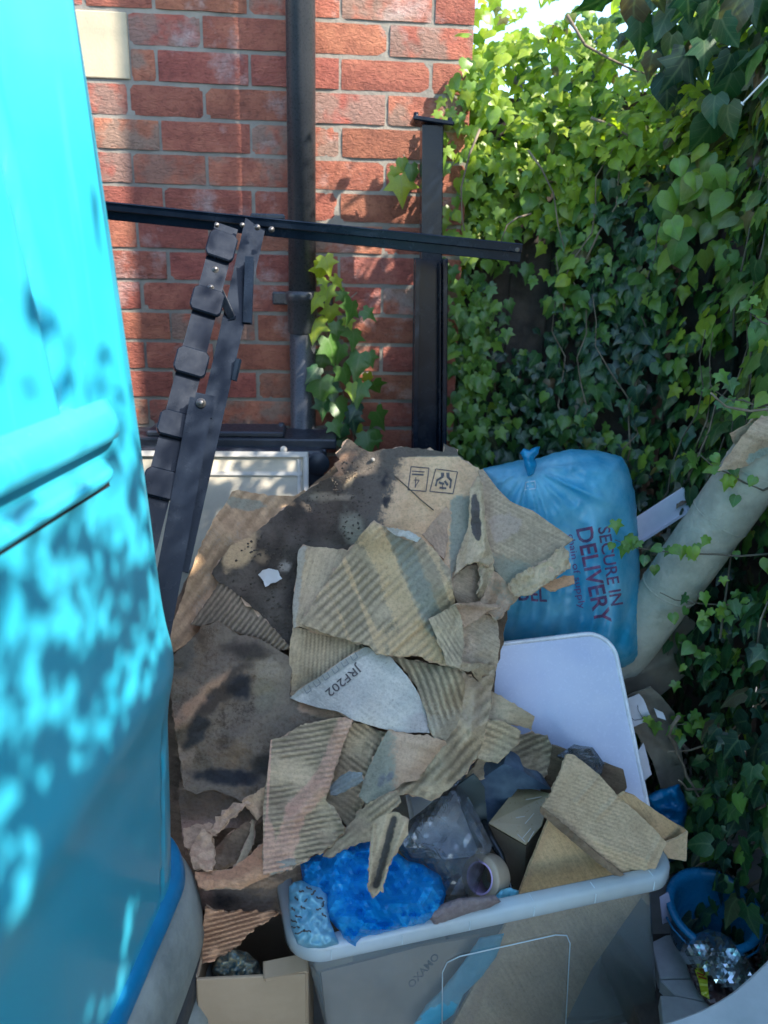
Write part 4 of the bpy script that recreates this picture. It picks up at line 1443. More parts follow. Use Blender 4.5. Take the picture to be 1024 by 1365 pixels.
def clamp(x): return max(0.0, min(1.0, x))
def spot(x, y, cx, cy, rx, ry, rot=0):
    a = math.radians(rot); dx, dy = x-cx, y-cy
    u, v = dx*math.cos(a)+dy*math.sin(a), -dx*math.sin(a)+dy*math.cos(a)
    r = math.sqrt((u/rx)**2 + (v/ry)**2)
    if r > 2: return 0.0
    return clamp((1.05 - r + .75*fbm(x*.05, y*.05, cx, 4))*2.0)
def layers(*ls):
    """ls: functions (x,y)->(amount, colour); later ones on top"""
    def f(x, y):
        c = (0, 0, 0); a = 0.0
        for l in ls:
            k, lc = l(x, y); k = clamp(k)
            c = tuple(c[i]*(1-k) + lc[i]*k for i in range(3)) if a > 0 else lc
            a = max(a, k)
        return (*c, a*.75)
    return f
G = (0.315, 0.30, 0.225); T_ = (0.56, 0.39, 0.22); O_ = (0.55, 0.34, 0.21); D_ = (0.055, 0.045, 0.035); DG = (0.15, 0.125, 0.10); B_ = (0.035, 0.035, 0.038); W_ = (0.55, 0.52, 0.46)

# core: everything the front sheets lie on
sheet('cardboard_sheet', 'large brown crumpled cardboard lying underneath all the other torn sheets',
      [(204, 900), (236, 800), (262, 745), (312, 672), (400, 664), (462, 604), (600, 606), (636, 632), (650, 700), (680, 790), (662, 900), (648, 985), (610, 1040), (520, 1066), (440, 1130), (390, 1160), (385, 1212), (300, 1230), (250, 1240), (222, 1120), (206, 1000)],
      CB['dark'], lift=-.035, step=9, rag=3, wr=.012, rough=.006)

sheet('cardboard_sheet', 'tan streaked cardboard sheet at the back left of the heap with sunny patches',
      [(222, 874), (228, 835), (242, 800), (256, 755), (270, 722), (284, 692), (297, 678), (306, 662), (309, 655), (318, 652), (346, 659), (392, 662), (404, 654), (412, 656), (385, 700), (350, 740), (345, 800), (384, 868), (330, 862), (290, 842), (262, 850), (244, 862)],
      CB['tan'], lift=-.004, step=5, rag=2.2, wr=.006, corr=(-50, 15, .0008), lifts=((222, 874, 0), (310, 655, .0), (410, 656, -.01), (384, 868, -.004)),
      paint=layers(lambda x, y: (spot(x, y, 330, 672, 28, 9, 5)*1.0, G), lambda x, y: (.5*clamp(fbm(x*.02, y*.02, 3)+.3), (0.33, 0.27, 0.20))))

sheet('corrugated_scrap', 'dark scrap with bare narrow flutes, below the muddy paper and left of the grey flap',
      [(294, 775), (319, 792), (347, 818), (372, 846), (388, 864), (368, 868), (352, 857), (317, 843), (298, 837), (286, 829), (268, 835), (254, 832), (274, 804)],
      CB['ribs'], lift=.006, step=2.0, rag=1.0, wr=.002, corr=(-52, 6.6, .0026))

mud_paint = layers(
    lambda x, y: (1.0 if False else clamp(1.25 - max(0, (x-470+max(0, 690-y)*-.35)/45) if y > 610 else .9), (0.13, 0.108, 0.085)),
    lambda x, y: (clamp(1.6*(fbm(x*.035, y*.035, 2.0)+.28)) * clamp((490-x)/30), D_),
    lambda x, y: (spot(x, y, 448, 622, 32, 12, -30)*.9, (0.42, 0.24, 0.14)),
    lambda x, y: (spot(x, y, 468, 640, 14, 4, -45)*1.3, T_),  # thin warm streak of painted sunlight
    lambda x, y: (spot(x, y, 440, 662, 32, 6, 0)*1.2, (0.30, 0.25, 0.18)),
    lambda x, y: (spot(x, y, 318, 735, 34, 16, -45)*1.6, T_),  # tan patch with sunlight painted into its colour
    lambda x, y: (spot(x, y, 381, 754, 9, 7, 0)*1.5, (0.33, 0.29, 0.24)),
    lambda x, y: (spot(x, y, 349, 742, 10, 12, 0)*1.0, (0.25, 0.18, 0.11)),
    lambda x, y: (clamp((476-x)/20)*clamp(.4 - abs((x-470)*.6+(y-640))*.0)*0, D_),
    lambda x, y: (spot(x, y, 512, 640, 9, 12, 0)*1.3 * (noise.noise(Vector((x*.3, y*.3, 1))) > -.1), B_),
    lambda x, y: (spot(x, y, 514, 670, 6, 8, 0)*1.2 * (noise.noise(Vector((x*.3, y*.3, 1))) > -.1), B_),
    lambda x, y: (spot(x, y, 470, 700, 18, 28, -20)*.9, G),
    lambda x, y: (clamp((x-596)/10)*clamp((y-655)/18)*1.0, G))
_, mudpos = sheet('cardboard_sheet', 'large sheet, muddy black brown on the left and pale with printed symbols at the top',
      [(464, 584), (478, 594), (492, 603), (520, 598), (543, 596), (573, 599), (592, 602), (592, 590), (601, 594), (610, 599), (611, 607), (624, 618), (639, 623), (641, 638), (631, 655), (628, 682), (626, 722), (609, 754), (598, 785), (560, 830),
       (500, 860), (430, 872), (392, 884), (384, 862), (372, 847), (347, 820), (319, 794), (294, 777), (283, 764), (292, 748), (308, 728), (335, 714), (347, 704), (366, 689), (386, 673), (410, 653), (432, 640), (451, 628), (446, 619), (454, 612), (447, 604), (456, 598)],
      CB['pale'], lift=.012, step=4.2, rag=2.4, wr=.006, rough=.0022, paint=mud_paint, thick=.004,
      creases=((497, 604, 440, 700, .006, 30), (610, 606, 606, 752, .012, 22), (540, 640, 578, 680, .002, 6), (340, 710, 300, 770, .006, 12)))
def printed_marks():
    pos = mudpos
    par = bpy.data.objects['cardboard_sheet.002']
    L = []
    def rect(pts, w=1.3):
        for a, b in zip(pts, pts[1:] + pts[:1]): L.append(line_poly(*a, *b, w))
    rect([(548, 622), (572, 624), (568, 655), (544, 653)])
    rect([(581, 625), (610, 629), (604, 658), (573, 655)][0:4])
    L.append(line_poly(549, 628, 566, 629, 1.4)); L.append(line_poly(549, 632, 565, 633, 2.0))
    L += [line_poly(552, 640, 559, 640, 1.1), line_poly(559, 640, 553.5, 649, 1.1), line_poly(554.5, 636, 553.5, 650, 1.1)]
    # two facing arrows-like bracket shapes and the stack between
    L += [line_poly(590, 630, 590, 635, 4.2), line_poly(591, 635, 583, 640, 2.8), line_poly(583, 639, 581, 648, 2.4),
          line_poly(597, 630, 597.5, 636, 4.2), line_poly(596.5, 635, 602, 641, 3.2), line_poly(601.5, 640, 600, 651, 2.4),
          line_poly(585, 643, 592, 645, 3), line_poly(593, 641, 597, 647, 3), line_poly(586, 650, 595, 651, 2.6), line_poly(590, 646, 590, 652, 1.2)]
    flat_poly(L, pos, M['ink'], 'printed_symbols', par, .0016)
    tube('twig', [pos(x, y, .004) for x, y in ((527, 635), (545, 651), (562, 667), (578, 680))], .0012, M['stem_dark'], None, 6)
    t = bpy.data.objects['twig']; tag(t, 'thin straight twig lying on the pale printed cardboard', 'twig')
    lump = lathe('pebble', [(0, .006), (.004, .004), (.005, 0), (.003, -.003)], pos(497, 613, .002), M['slab'], None, 9, Vector((.3, -1, .5)))
    tag(lump, 'tiny pale pebble stuck at the top of the muddy cardboard', 'stone')
printed_marks()

sheet('cardboard_scrap', 'cracked pinkish peeling paper scrap right below the printed symbols',
      [(563, 713), (578, 696), (594, 676), (602, 682), (604, 700), (598, 712), (596, 728), (592, 745), (584, 740), (578, 728)], CB['pink'], lift=.018, step=2.6, rag=1.5, wr=.002, rough=.002, corr=(80, 4.5, .0005), thick=.0015)
sheet('paper_scrap', 'crumpled white paper scrap on the dark muddy sheet',
      [(344, 766), (350, 760), (358, 758), (370, 760), (373, 767), (376, 771), (364, 777), (354, 782), (351, 775)], simple_mat('white_scrap_paper', (.62, .62, .60), .7, scale=40), lift=.018, step=2.5, rag=1.2, wr=.002, rough=.003, thick=.001, cat='paper', group=None)

# lower left: wet, stained sheet
dpaint = layers(
    lambda x, y: (.85*clamp(fbm(x*.018, y*.018, 5.0)+.62), (0.21, 0.165, 0.12)),
    lambda x, y: (spot(x, y, 268, 935, 62, 15, -42)*1.1, (0.46, 0.27, 0.155)), lambda x, y: (spot(x, y, 360, 895, 30, 20, 10)*.8, (0.33, 0.27, 0.19)), lambda x, y: (spot(x, y, 245, 1010, 20, 34, 0)*.8, (0.34, 0.25, 0.18)),
    lambda x, y: (spot(x, y, 295, 925, 62, 14, -48)*1.5, (0.085, 0.065, 0.05)),
    lambda x, y: (spot(x, y, 262, 975, 26, 14, -60)*1.5, (.05, .05, .05)),
    lambda x, y: (spot(x, y, 320, 918, 17, 22, 20)*1.4, B_),
    lambda x, y: (spot(x, y, 330, 868, 40, 16, 10)*.9, D_),
    lambda x, y: (spot(x, y, 240, 880, 24, 36, 30)*.8, (0.10, .09, .075)),
    lambda x, y: (spot(x, y, 300, 1035, 60, 13, 5)*1.1, B_),
    lambda x, y: (spot(x, y, 350, 1020, 24, 20, -30)*.9, D_),
    lambda x, y: (spot(x, y, 425, 945, 32, 12, 12)*1.5, O_),
    lambda x, y: (spot(x, y, 355, 925, 26, 28, 0)*.9, (0.26, 0.22, 0.15)))
sheet('cardboard_sheet', 'wet dark brown stained cardboard sheet low in the heap beside the van',
      [(222, 888), (232, 872), (250, 856), (270, 836), (290, 828), (320, 846), (345, 852), (372, 866), (390, 880), (386, 925), (402, 936), (442, 944), (474, 962), (440, 985), (380, 990), (361, 1000), (356, 1050), (350, 1064), (322, 1068), (304, 1060), (284, 1052), (262, 1058), (246, 1052), (238, 1000), (228, 930)],
      CB['mud'], lift=.014, step=4.2, rag=2.2, wr=.010, wrs=.014, rough=.004, paint=dpaint, thick=.004,
      creases=((245, 965, 335, 870, .016, 26), (290, 1010, 390, 925, .012, 24), (330, 1030, 440, 950, -.010, 20)))
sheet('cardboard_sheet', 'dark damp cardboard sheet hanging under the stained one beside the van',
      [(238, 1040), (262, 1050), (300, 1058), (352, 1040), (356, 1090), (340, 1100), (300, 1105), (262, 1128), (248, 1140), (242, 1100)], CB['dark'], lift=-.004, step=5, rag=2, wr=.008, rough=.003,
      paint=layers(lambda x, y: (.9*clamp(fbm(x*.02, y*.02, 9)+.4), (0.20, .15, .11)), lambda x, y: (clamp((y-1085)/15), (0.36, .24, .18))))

# left grey flap, fine fluted one below it, white faced label sheet
_, fpos = sheet('cardboard_scrap', 'plain grey flap with a folded left rim beside the big diamond shaped piece',
      [(404, 727), (420, 729), (464, 733), (476, 760), (450, 848), (430, 846), (399, 834), (391, 837), (390, 808), (395, 773), (398, 733)], CB['greyB'], lift=.026, step=4, rag=1.0, wr=.004, thick=.004,
      creases=((402, 728, 392, 836, .008, 9),), paint=layers(lambda x, y: (.9*clamp((405 + (y-730)*-.12 - x + 6)/8), (.44, .39, .30))))
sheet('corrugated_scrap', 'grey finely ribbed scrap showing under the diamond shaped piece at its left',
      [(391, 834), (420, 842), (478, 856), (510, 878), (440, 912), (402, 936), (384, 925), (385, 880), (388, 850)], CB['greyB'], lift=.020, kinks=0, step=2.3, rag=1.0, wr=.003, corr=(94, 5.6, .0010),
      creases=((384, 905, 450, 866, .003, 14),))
_, lpos = sheet('cardboard_label', 'pale blue white faced cardboard with JRF202 printed on it',
      [(487, 862), (505, 868), (521, 876), (542, 901), (559, 926), (568, 950), (573, 977), (545, 977), (519, 974), (471, 960), (449, 948), (419, 942), (400, 936), (386, 930), (405, 915), (430, 900), (458, 879)], CB['label'], lift=.036, step=4, rag=1.0, wr=.003, kinks=0, curl=-.003,
      creases=((505, 975, 560, 915, .003, 12),), paint=layers(lambda x, y: (clamp(1.1 - abs((x-385)*.60 + (y-930))/9)*.9, (.40, .39, .33)), lambda x, y: (clamp((x-530)/30)*clamp((y-945)/14)*.9, (.52, .46, .41))))
lab = bpy.data.objects['cardboard_label']
flat_text('JRF202', lpos, (476, 886), (-.77, .638), (.638, .77), 15.5, M['ink'], 'printed_code', lab, .0022, .006, 1.28)
flat_poly([line_poly(405+6.2*i, 918-4.4*i, 409+6.2*i, 924.5-4.4*i, 1.0) for i in range(12)] + [line_poly(409+12.4*i, 924.5-8.8*i, 415+12.4*i, 920-8.8*i, .9) for i in range(6)], lpos, M['ink_soft'], 'printed_ticks', lab, .0022)
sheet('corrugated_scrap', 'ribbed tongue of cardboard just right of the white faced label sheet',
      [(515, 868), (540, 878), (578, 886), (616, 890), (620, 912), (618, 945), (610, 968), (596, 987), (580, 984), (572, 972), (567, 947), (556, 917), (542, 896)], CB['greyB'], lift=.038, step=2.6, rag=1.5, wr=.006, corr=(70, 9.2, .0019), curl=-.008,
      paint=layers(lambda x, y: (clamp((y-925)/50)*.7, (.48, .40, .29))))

# the diamond shaped folded piece in the middle
def diamond_paint(x, y):
    d = ((x-507)*122 - (y-702)*51)/132.2     # signed distance from the main fold line
    t = fbm(x*.02, y*.02, 4.4)
    tanp = clamp(1.15 - abs(d+14)/20)
    tanp = max(tanp, clamp(1.0 - abs(d-52)/9)*.8, clamp((y-835)/18)*clamp((x-480)/20)*clamp(1.2-abs(d+10)/45))
    tanp = max(tanp, clamp(1 - abs(d+62)/7)*.75, clamp(.9 - abs(d+96)/6)*.5)
    g = clamp(1.1 - abs(d-18)/18) 
    if g > tanp: return (*G, g*.75)
    return (0.64, 0.445, 0.25, tanp*.75 + t*.45 + .05)
_, dpos = sheet('cardboard_scrap', 'big diamond shaped folded piece in the middle, striped tan and grey green',
      [(498, 695), (517, 704), (542, 712), (563, 718), (583, 737), (600, 760), (604, 783), (607, 808), (617, 829), (617, 859), (613, 891), (593, 886), (573, 881), (555, 873), (532, 875), (502, 871), (492, 861), (476, 856), (441, 847), (399, 831), (418, 803), (441, 768), (464, 735), (482, 712)],
      CB['greyA'], lift=.050, bend=.7, step=2.7, rag=1.2, wr=.004, thick=.004,
      lifts=((498, 695, -.006), (604, 783, .004), (613, 891, -.012), (399, 831, 0), (532, 875, .010), (510, 780, .004)),
      corr=(-43, 10.2, .0015, lambda x, y: 1 if (y-829)*.45 - (x-568) > -6 or x < 560 else .35),
      creases=((507, 702, 558, 824, .007, 26), (602, 768, 563, 824, .007, 12), (563, 824, 517, 869, .006, 12), (568, 829, 591, 882, .009, 10), (441, 768, 492, 861, .003, 12), (436, 775, 498, 697, .002, 6)),
      paint=diamond_paint)
sheet('corrugated_scrap', 'greenish folded corner at the lower right tip of the diamond shaped piece',
      [(572, 826), (590, 815), (608, 806), (617, 829), (618, 860), (614, 891), (596, 886), (586, 858)], CB['greyB'], lift=.064, step=2.4, rag=1.2, wr=.003, corr=(55, 5.5, .0009), thick=.003)
sheet('cardboard_scrap', 'frayed whitish torn edge along the top of the diamond shaped piece',
      [(515, 702), (530, 706), (548, 709), (562, 717), (556, 722), (540, 717), (525, 712)], CB['label'], lift=.060, step=2, rag=2.0, wr=.004, rough=.004, thick=.002)

# right side folds
sheet('cardboard_sheet', 'wide grey tan wing of cardboard pointing right over the blue sack',
      [(638, 628), (644, 625), (663, 651), (681, 669), (711, 681), (736, 699), (765, 719), (752, 728), (757, 738), (759, 757), (738, 767), (726, 779), (704, 791), (688, 792), (672, 774), (660, 760), (648, 717), (645, 658)],
      CB['greyF'], lift=.020, bend=.5, step=3.4, rag=1.2, wr=.006, clean=(1, 2, 3, 4, 5),
      corr=(-28, 5.2, .0005), creases=((648, 690, 682, 668, .003, 4), (650, 684, 676, 662, .003, 3), (645, 640, 650, 760, .006, 8)), thick=.004,
      paint=layers(lambda x, y: (spot(x, y, 672, 700, 26, 26)*.8, (.50, .38, .29)), lambda x, y: (clamp((y-735+(x-690)*-.3)/24)*.7, G)))
sheet('cardboard_scrap', 'frayed crumpled fringe along the lower edge of the right wing',
      [(748, 727), (757, 734), (760, 757), (740, 768), (727, 780), (704, 793), (686, 795), (678, 778), (692, 764), (716, 756), (735, 742)], CB['greyB'], lift=.036, kinks=0, step=2.2, rag=3.2, wr=.007, wrs=.05, rough=.009, thick=.003)
sheet('cardboard_scrap', 'short tan cardboard tongue below the fringe of the right wing',
      [(722, 781), (735, 773), (752, 769), (765, 767), (766, 777), (750, 783), (735, 789)], CB['orange'], lift=.012, step=3, rag=1.2, wr=.002)
sheet('cardboard_scrap', 'upright grey green fold just left of the wing, running down from the top edge',
      [(628, 652), (637, 634), (644, 645), (647, 690), (650, 717), (658, 746), (652, 755), (640, 748), (624, 751), (605, 768), (610, 742), (624, 705)], CB['greyB'], lift=.026, step=2.6, rag=1.4, wr=.006, rough=.003,
      creases=((638, 640, 646, 735, .016, 9), (628, 700, 620, 750, -.012, 10)), paint=layers(lambda x, y: (spot(x, y, 634, 690, 7, 36, -5)*1.3, (.13, .11, .10))))  # dark spot paints the shade inside the fold
sheet('cardboard_scrap', 'dim grey pocket wall behind the fold under the pale printed sheet',
      [(602, 770), (622, 756), (642, 752), (656, 758), (652, 790), (644, 806), (612, 808), (605, 792)], CB['greyF'], lift=.006, step=4, rag=1.0, wr=.004)
sheet('cardboard_scrap', 'ragged crinkled strip edging the dim pocket on its right',
      [(636, 744), (658, 745), (657, 764), (650, 788), (643, 806), (637, 792), (640, 768)], CB['greyB'], lift=.032, step=2.2, rag=2.5, wr=.008, wrs=.05, rough=.008, thick=.003)
sheet('cardboard_scrap', 'rumpled tan corner between the wing and the lid, right of the pocket',
      [(655, 757), (672, 772), (682, 790), (688, 795), (684, 804), (674, 815), (663, 826), (650, 816), (640, 812), (641, 803), (649, 785)], CB['pink'], lift=.028, step=2.6, rag=1.8, wr=.006, rough=.006,
      creases=((660, 765, 650, 812, .008, 10),), paint=layers(lambda x, y: (.6*clamp(fbm(x*.05, y*.05, 8)+.4), G)))
sheet('cardboard_scrap', 'pinkish curled lip below the dim pocket',
      [(608, 805), (640, 803), (668, 809), (652, 814), (636, 825), (619, 836), (612, 822)], CB['pink'], lift=.048, step=2.6, rag=1.2, wr=.004, creases=((610, 806, 668, 810, .012, 6),), thick=.002)
sheet('cardboard_scrap', 'crumpled grey sheet between the lid edge and the diamond shaped piece',
      [(612, 836), (640, 818), (663, 825), (666, 860), (661, 894), (650, 899), (634, 892), (610, 890), (616, 860)], CB['greyF'], lift=.030, step=3, rag=1.8, wr=.007, rough=.005, creases=((625, 845, 648, 880, .008, 12),))
sheet('cardboard_scrap', 'torn curly crust at the bottom of the crumpled grey sheet by the lid',
      [(612, 884), (640, 884), (660, 888), (660, 898), (645, 900), (640, 908), (630, 896), (613, 893)], CB['greyB'], lift=.046, step=2, rag=2.4, wr=.006, rough=.009, thick=.003)
sheet('cardboard_sheet', 'long curved strip sweeping down to the clear bag, right of the ribbed tongue',
      [(614, 893), (636, 908), (657, 893), (660, 902), (655, 922), (655, 942), (650, 962), (646, 985), (634, 1010), (622, 1030), (600, 1050), (575, 1067), (557, 1062), (545, 1058), (518, 1062), (528, 1048), (560, 1028), (585, 1000), (600, 980), (616, 950)],
      CB['greyA'], lift=.030, step=3, rag=2.0, wr=.008, curl=-.01, thick=.004, corr=(-46, 13, .0012),
      creases=((612, 960, 560, 1045, .006, 16), (634, 920, 625, 985, .010, 12), (628, 975, 636, 992, .006, 6)), paint=layers(lambda x, y: (clamp(.7+fbm(x*.03, y*.03, 6))*clamp((1000-y)/60)*.75, (.49, .37, .26))))
sheet('cardboard_sheet', 'plain pinkish grey curved sheet under the white faced label sheet',
      [(517, 974), (545, 978), (575, 982), (594, 988), (594, 1001), (581, 1013), (568, 1024), (556, 1040), (540, 1043), (520, 1056), (490, 1071), (478, 1062), (488, 1030), (503, 1000)], CB['pink'], lift=.038, step=3.2, rag=2.0, wr=.005, curl=-.008, thick=.003,
      paint=layers(lambda x, y: (clamp((540-x)/30)*.8, G), lambda x, y: (spot(x, y, 520, 1035, 4, 9, 30)*1.4, (.2, .2, .2)), lambda x, y: (spot(x, y, 508, 1042, 4, 9, 20)*1.2, (.2, .2, .2))))
sheet('cardboard_scrap', 'upper grey green scrap sticking out right beneath the heap over the lid',
      [(630, 912), (656, 922), (673, 931), (703, 949), (712, 955), (709, 973), (695, 968), (672, 963), (650, 968), (630, 980)], CB['greyC'], lift=.010, step=3.4, rag=1.4, wr=.005, curl=-.006)
sheet('cardboard_scrap', 'middle grey green scrap sticking out right beneath the heap over the lid',
      [(628, 968), (650, 960), (672, 962), (694, 975), (691, 990), (678, 1003), (663, 1016), (640, 1012), (624, 1010)], CB['greyC'], lift=.018, step=3, rag=1.6, wr=.005, corr=(22, 9, .0008))
sheet('cardboard_scrap', 'lowest grey green scrap with a wrinkled frayed tip above the small brown carton',
      [(622, 1036), (640, 1008), (662, 1010), (677, 1003), (692, 980), (710, 979), (729, 981), (737, 1000), (735, 1026), (725, 1036), (710, 1040), (690, 1028), (677, 1024), (660, 1030), (643, 1038)], CB['greyC'], lift=.012, step=2.8, rag=2.2, wr=.006, rough=.003, corr=(-24, 8, .0022, lambda x, y: clamp((x-680)/30)), curl=.006)

# lower front pieces
def front_paint(x, y):
    d, t = min(seg_dist(x, y, (462, 968), (436, 1035)), seg_dist(x, y, (436, 1035), (395, 1080)), seg_dist(x, y, (395, 1080), (372, 1160)))
    k = clamp(1.25 - d/15)
    k = max(k, clamp(1.2 - abs(x-359)/9)*clamp((y-1085)/30), clamp(1 - abs(x-(361-(y-986)*.05))/2.5)*.9)
    return (0.68, 0.42, 0.29, k*.9)
sheet('corrugated_sheet', 'tall ribbed grey piece with a rusty orange streak at the front of the heap',
      [(361, 986), (384, 980), (395, 970), (420, 964), (449, 958), (471, 959), (460, 986), (449, 1016), (440, 1046), (434, 1068), (447, 1076), (460, 1106), (445, 1124), (430, 1134), (399, 1150), (381, 1160), (351, 1166), (351, 1131), (351, 1076), (357, 1030)],
      CB['greyC'], lift=.052, step=2.4, rag=1.1, wr=.006, clean=(19, 18, 17), corr=(-9, 7.2, .0016), thick=.004,
      creases=((452, 975, 428, 1050, .012, 14), (428, 1050, 389, 1090, .012, 14), (372, 1150, 395, 1090, .004, 12), (434, 1068, 460, 1106, .006, 8)), paint=front_paint)
sheet('corrugated_scrap', 'dark ribbed triangular scrap just right of the tall ribbed piece',
      [(468, 962), (485, 965), (515, 977), (538, 979), (520, 1015), (500, 1045), (484, 1074), (467, 1108), (450, 1082), (432, 1068), (446, 1020), (458, 985)], CB['greyC'], lift=.034, step=2.5, rag=1.2, wr=.006, corr=(38, 7.4, .0016, lambda x, y: 1 if y < 1040 else .5), thick=.003,
      creases=((495, 990, 480, 1075, .008, 10),))
sheet('cardboard_scrap', 'small blue grey wad pressed on the dark ribbed triangular scrap',
      [(440, 1048), (452, 1036), (466, 1028), (482, 1030), (485, 1040), (470, 1050), (455, 1058), (442, 1060)], CB['label'], lift=.050, step=2.6, rag=1.8, wr=.004, rough=.004, corr=(-30, 6, .001), paint=lambda x, y: (.28, .30, .29, .5))
sheet('cardboard_sheet', 'grey strip with torn edge running above the blue bag toward the dangling flap',
      [(531, 1053), (534, 1068), (520, 1086), (504, 1092), (497, 1118), (483, 1123), (462, 1130), (441, 1143), (430, 1141), (446, 1120), (464, 1102), (480, 1080), (505, 1062)], CB['greyA'], lift=.034, step=2.8, rag=1.8, wr=.005, corr=(-36, 9, .0009), curl=-.006)
sheet('cardboard_scrap', 'narrow folded flap dangling down onto the blue bag',
      [(494, 1120), (500, 1094), (514, 1085), (532, 1084), (544, 1092), (544, 1112), (530, 1134), (516, 1154), (511, 1175), (511, 1190), (505, 1186), (498, 1195), (492, 1183), (492, 1145)], CB['greyB'], lift=.095, kinks=0, step=2.5, rag=1.2, wr=.003,
      creases=((540, 1096, 506, 1185, .009, 8), (525, 1090, 500, 1180, -.010, 9), (498, 1100, 493, 1185, .006, 5)), paint=layers(lambda x, y: (clamp(1.1 - seg_dist(x, y, (525, 1092), (502, 1180))[0]/7)*.9, (.10, .085, .07))))  # fold valley darkened in colour as its shaded inside
sheet('cardboard_sheet', 'orange tan curled strip with frayed lower rim at the bottom left of the heap',
      [(260, 1162), (285, 1161), (309, 1159), (329, 1143), (350, 1124), (375, 1135), (402, 1148), (386, 1158), (366, 1165), (350, 1172), (336, 1178), (321, 1185), (301, 1183), (278, 1187), (264, 1181)], CB['orange'], lift=.048, step=2.8, rag=2.0, wr=.005, curl=-.010, rough=.002,
      paint=layers(lambda x, y: (clamp((x-352)/20)*.9, (.36, .34, .28))))
for lbl, ol, mt, lf, kw in (
    ('brown crumpled leaf of cardboard nearest the van in the torn hollow', [(252, 1138), (262, 1120), (270, 1104), (282, 1114), (286, 1138), (284, 1160), (258, 1158)], 'pink', .030, dict(rough=.005)),
    ('rounded dull brown leaf of cardboard inside the torn hollow', [(284, 1134), (303, 1114), (322, 1100), (337, 1092), (332, 1124), (320, 1152), (296, 1159), (283, 1158)], 'dark', .012, dict(rough=.006)),
    ('twisted torn rim arching over the torn hollow', [(280, 1108), (290, 1092), (304, 1080), (318, 1069), (334, 1069), (318, 1080), (304, 1094), (292, 1108), (284, 1114)], 'pink', .046, dict(rough=.010, rag=3)),
    ('tan corner piece between the torn hollow and the tall ribbed piece', [(322, 1068), (340, 1058), (354, 1048), (353, 1082), (344, 1092), (334, 1082)], 'tan', .040, dict(rough=.004)),
    ('slim grey leaf of cardboard at the right of the torn hollow', [(336, 1092), (340, 1094), (338, 1124), (326, 1150), (312, 1158), (322, 1136), (332, 1115)], 'greyB', .026, dict(rough=.003)),
    ('flat reddish scrap against the van above the torn hollow', [(244, 1104), (262, 1100), (284, 1098), (280, 1110), (268, 1118), (252, 1132), (246, 1128)], 'pink', .018, dict(rough=.003))):
    sheet('cardboard_scrap', lbl, ol, CB[mt], lift=lf, step=2.8, wr=.006, **{**dict(rag=1.6), **kw})
sheet('cardboard_sheet', 'dark brown sheet between the orange strip and the ribbed orange scrap',
      [(262, 1182), (300, 1184), (345, 1170), (400, 1146), (402, 1175), (388, 1218), (340, 1215), (300, 1213), (268, 1212)], CB['pink'], lift=.012, step=3.6, rag=1.8, wr=.008, corr=(-24, 8, .0007),
      paint=layers(lambda x, y: (clamp((y-1178)/14)*.9, (.20, .15, .115)), lambda x, y: (spot(x, y, 275, 1196, 14, 14)*.9, (.35, .22, .16)), lambda x, y: (spot(x, y, 300, 1200, 22, 12)*1.1, (.05, .04, .035))))  # darker brown below the top edge, with a near-black blot
sheet('corrugated_scrap', 'orange ribbed scrap above the open carton at the bottom left',
      [(274, 1208), (282, 1212), (296, 1216), (330, 1215), (372, 1216), (360, 1225), (344, 1234), (331, 1245), (318, 1260), (303, 1271), (288, 1277), (270, 1285), (270, 1240)], CB['orange'], lift=.028, step=2.0, rag=1.4, wr=.004, corr=(-15, 6.0, .0019), curl=-.006)

# cartons that carry the heap (seen only from other sides)
def carton(label, c, s, rz, mat, h0=0):
    w = empty('cardboard_carton', (c[0], c[1], 0), label, 'box')
    ax = (Vector((math.cos(rz), math.sin(rz), 0)), Vector((-math.sin(rz), math.cos(rz), 0)), Vector((0, 0, 1)))
    C0 = Vector((c[0], c[1], h0))
    for sx in (-1, 1): box('side_panel', C0 + ax[0]*(sx*s[0]/2) + Vector((0, 0, s[2]/2)), (.005, s[1]-.006, s[2]), mat, w, ax, .001)
    for sy in (-1, 1): box('side_panel', C0 + ax[1]*(sy*s[1]/2) + Vector((0, 0, s[2]/2)), (s[0], .005, s[2]), mat, w, ax, .001)
    box('carton_base', C0 + Vector((0, 0, .004)), (s[0]-.012, s[1]-.012, .005), mat, w, ax, .001)
    return w, ax
M['carton'] = simple_mat('plain_carton', (0.42, 0.31, 0.20), .85, scale=60, bump_s=.2, c2=(.33, .24, .15), cscale=6)
w, ax = carton('closed brown carton buried upright inside the cardboard heap', (.12, 1.72), (.42, .30, .62), .15, M['carton'])
box('carton_lid', Vector((.12, 1.72, .622)), (.42, .30, .005), M['carton'], w, ax, .001)
w, ax = carton('closed low brown carton under the stained sheets beside the van', (-.08, 1.36), (.26, .22, .34), .1, M['carton'])
box('carton_lid', Vector((-.08, 1.36, .342)), (.26, .22, .005), M['carton'], w, ax, .001)
w, ax = carton('closed brown carton under the blue sack and the lid', (.52, 1.80), (.38, .34, .42), -.1, M['carton'])
box('carton_lid', Vector((.52, 1.80, .422)), (.38, .34, .005), M['carton'], w, ax, .001)

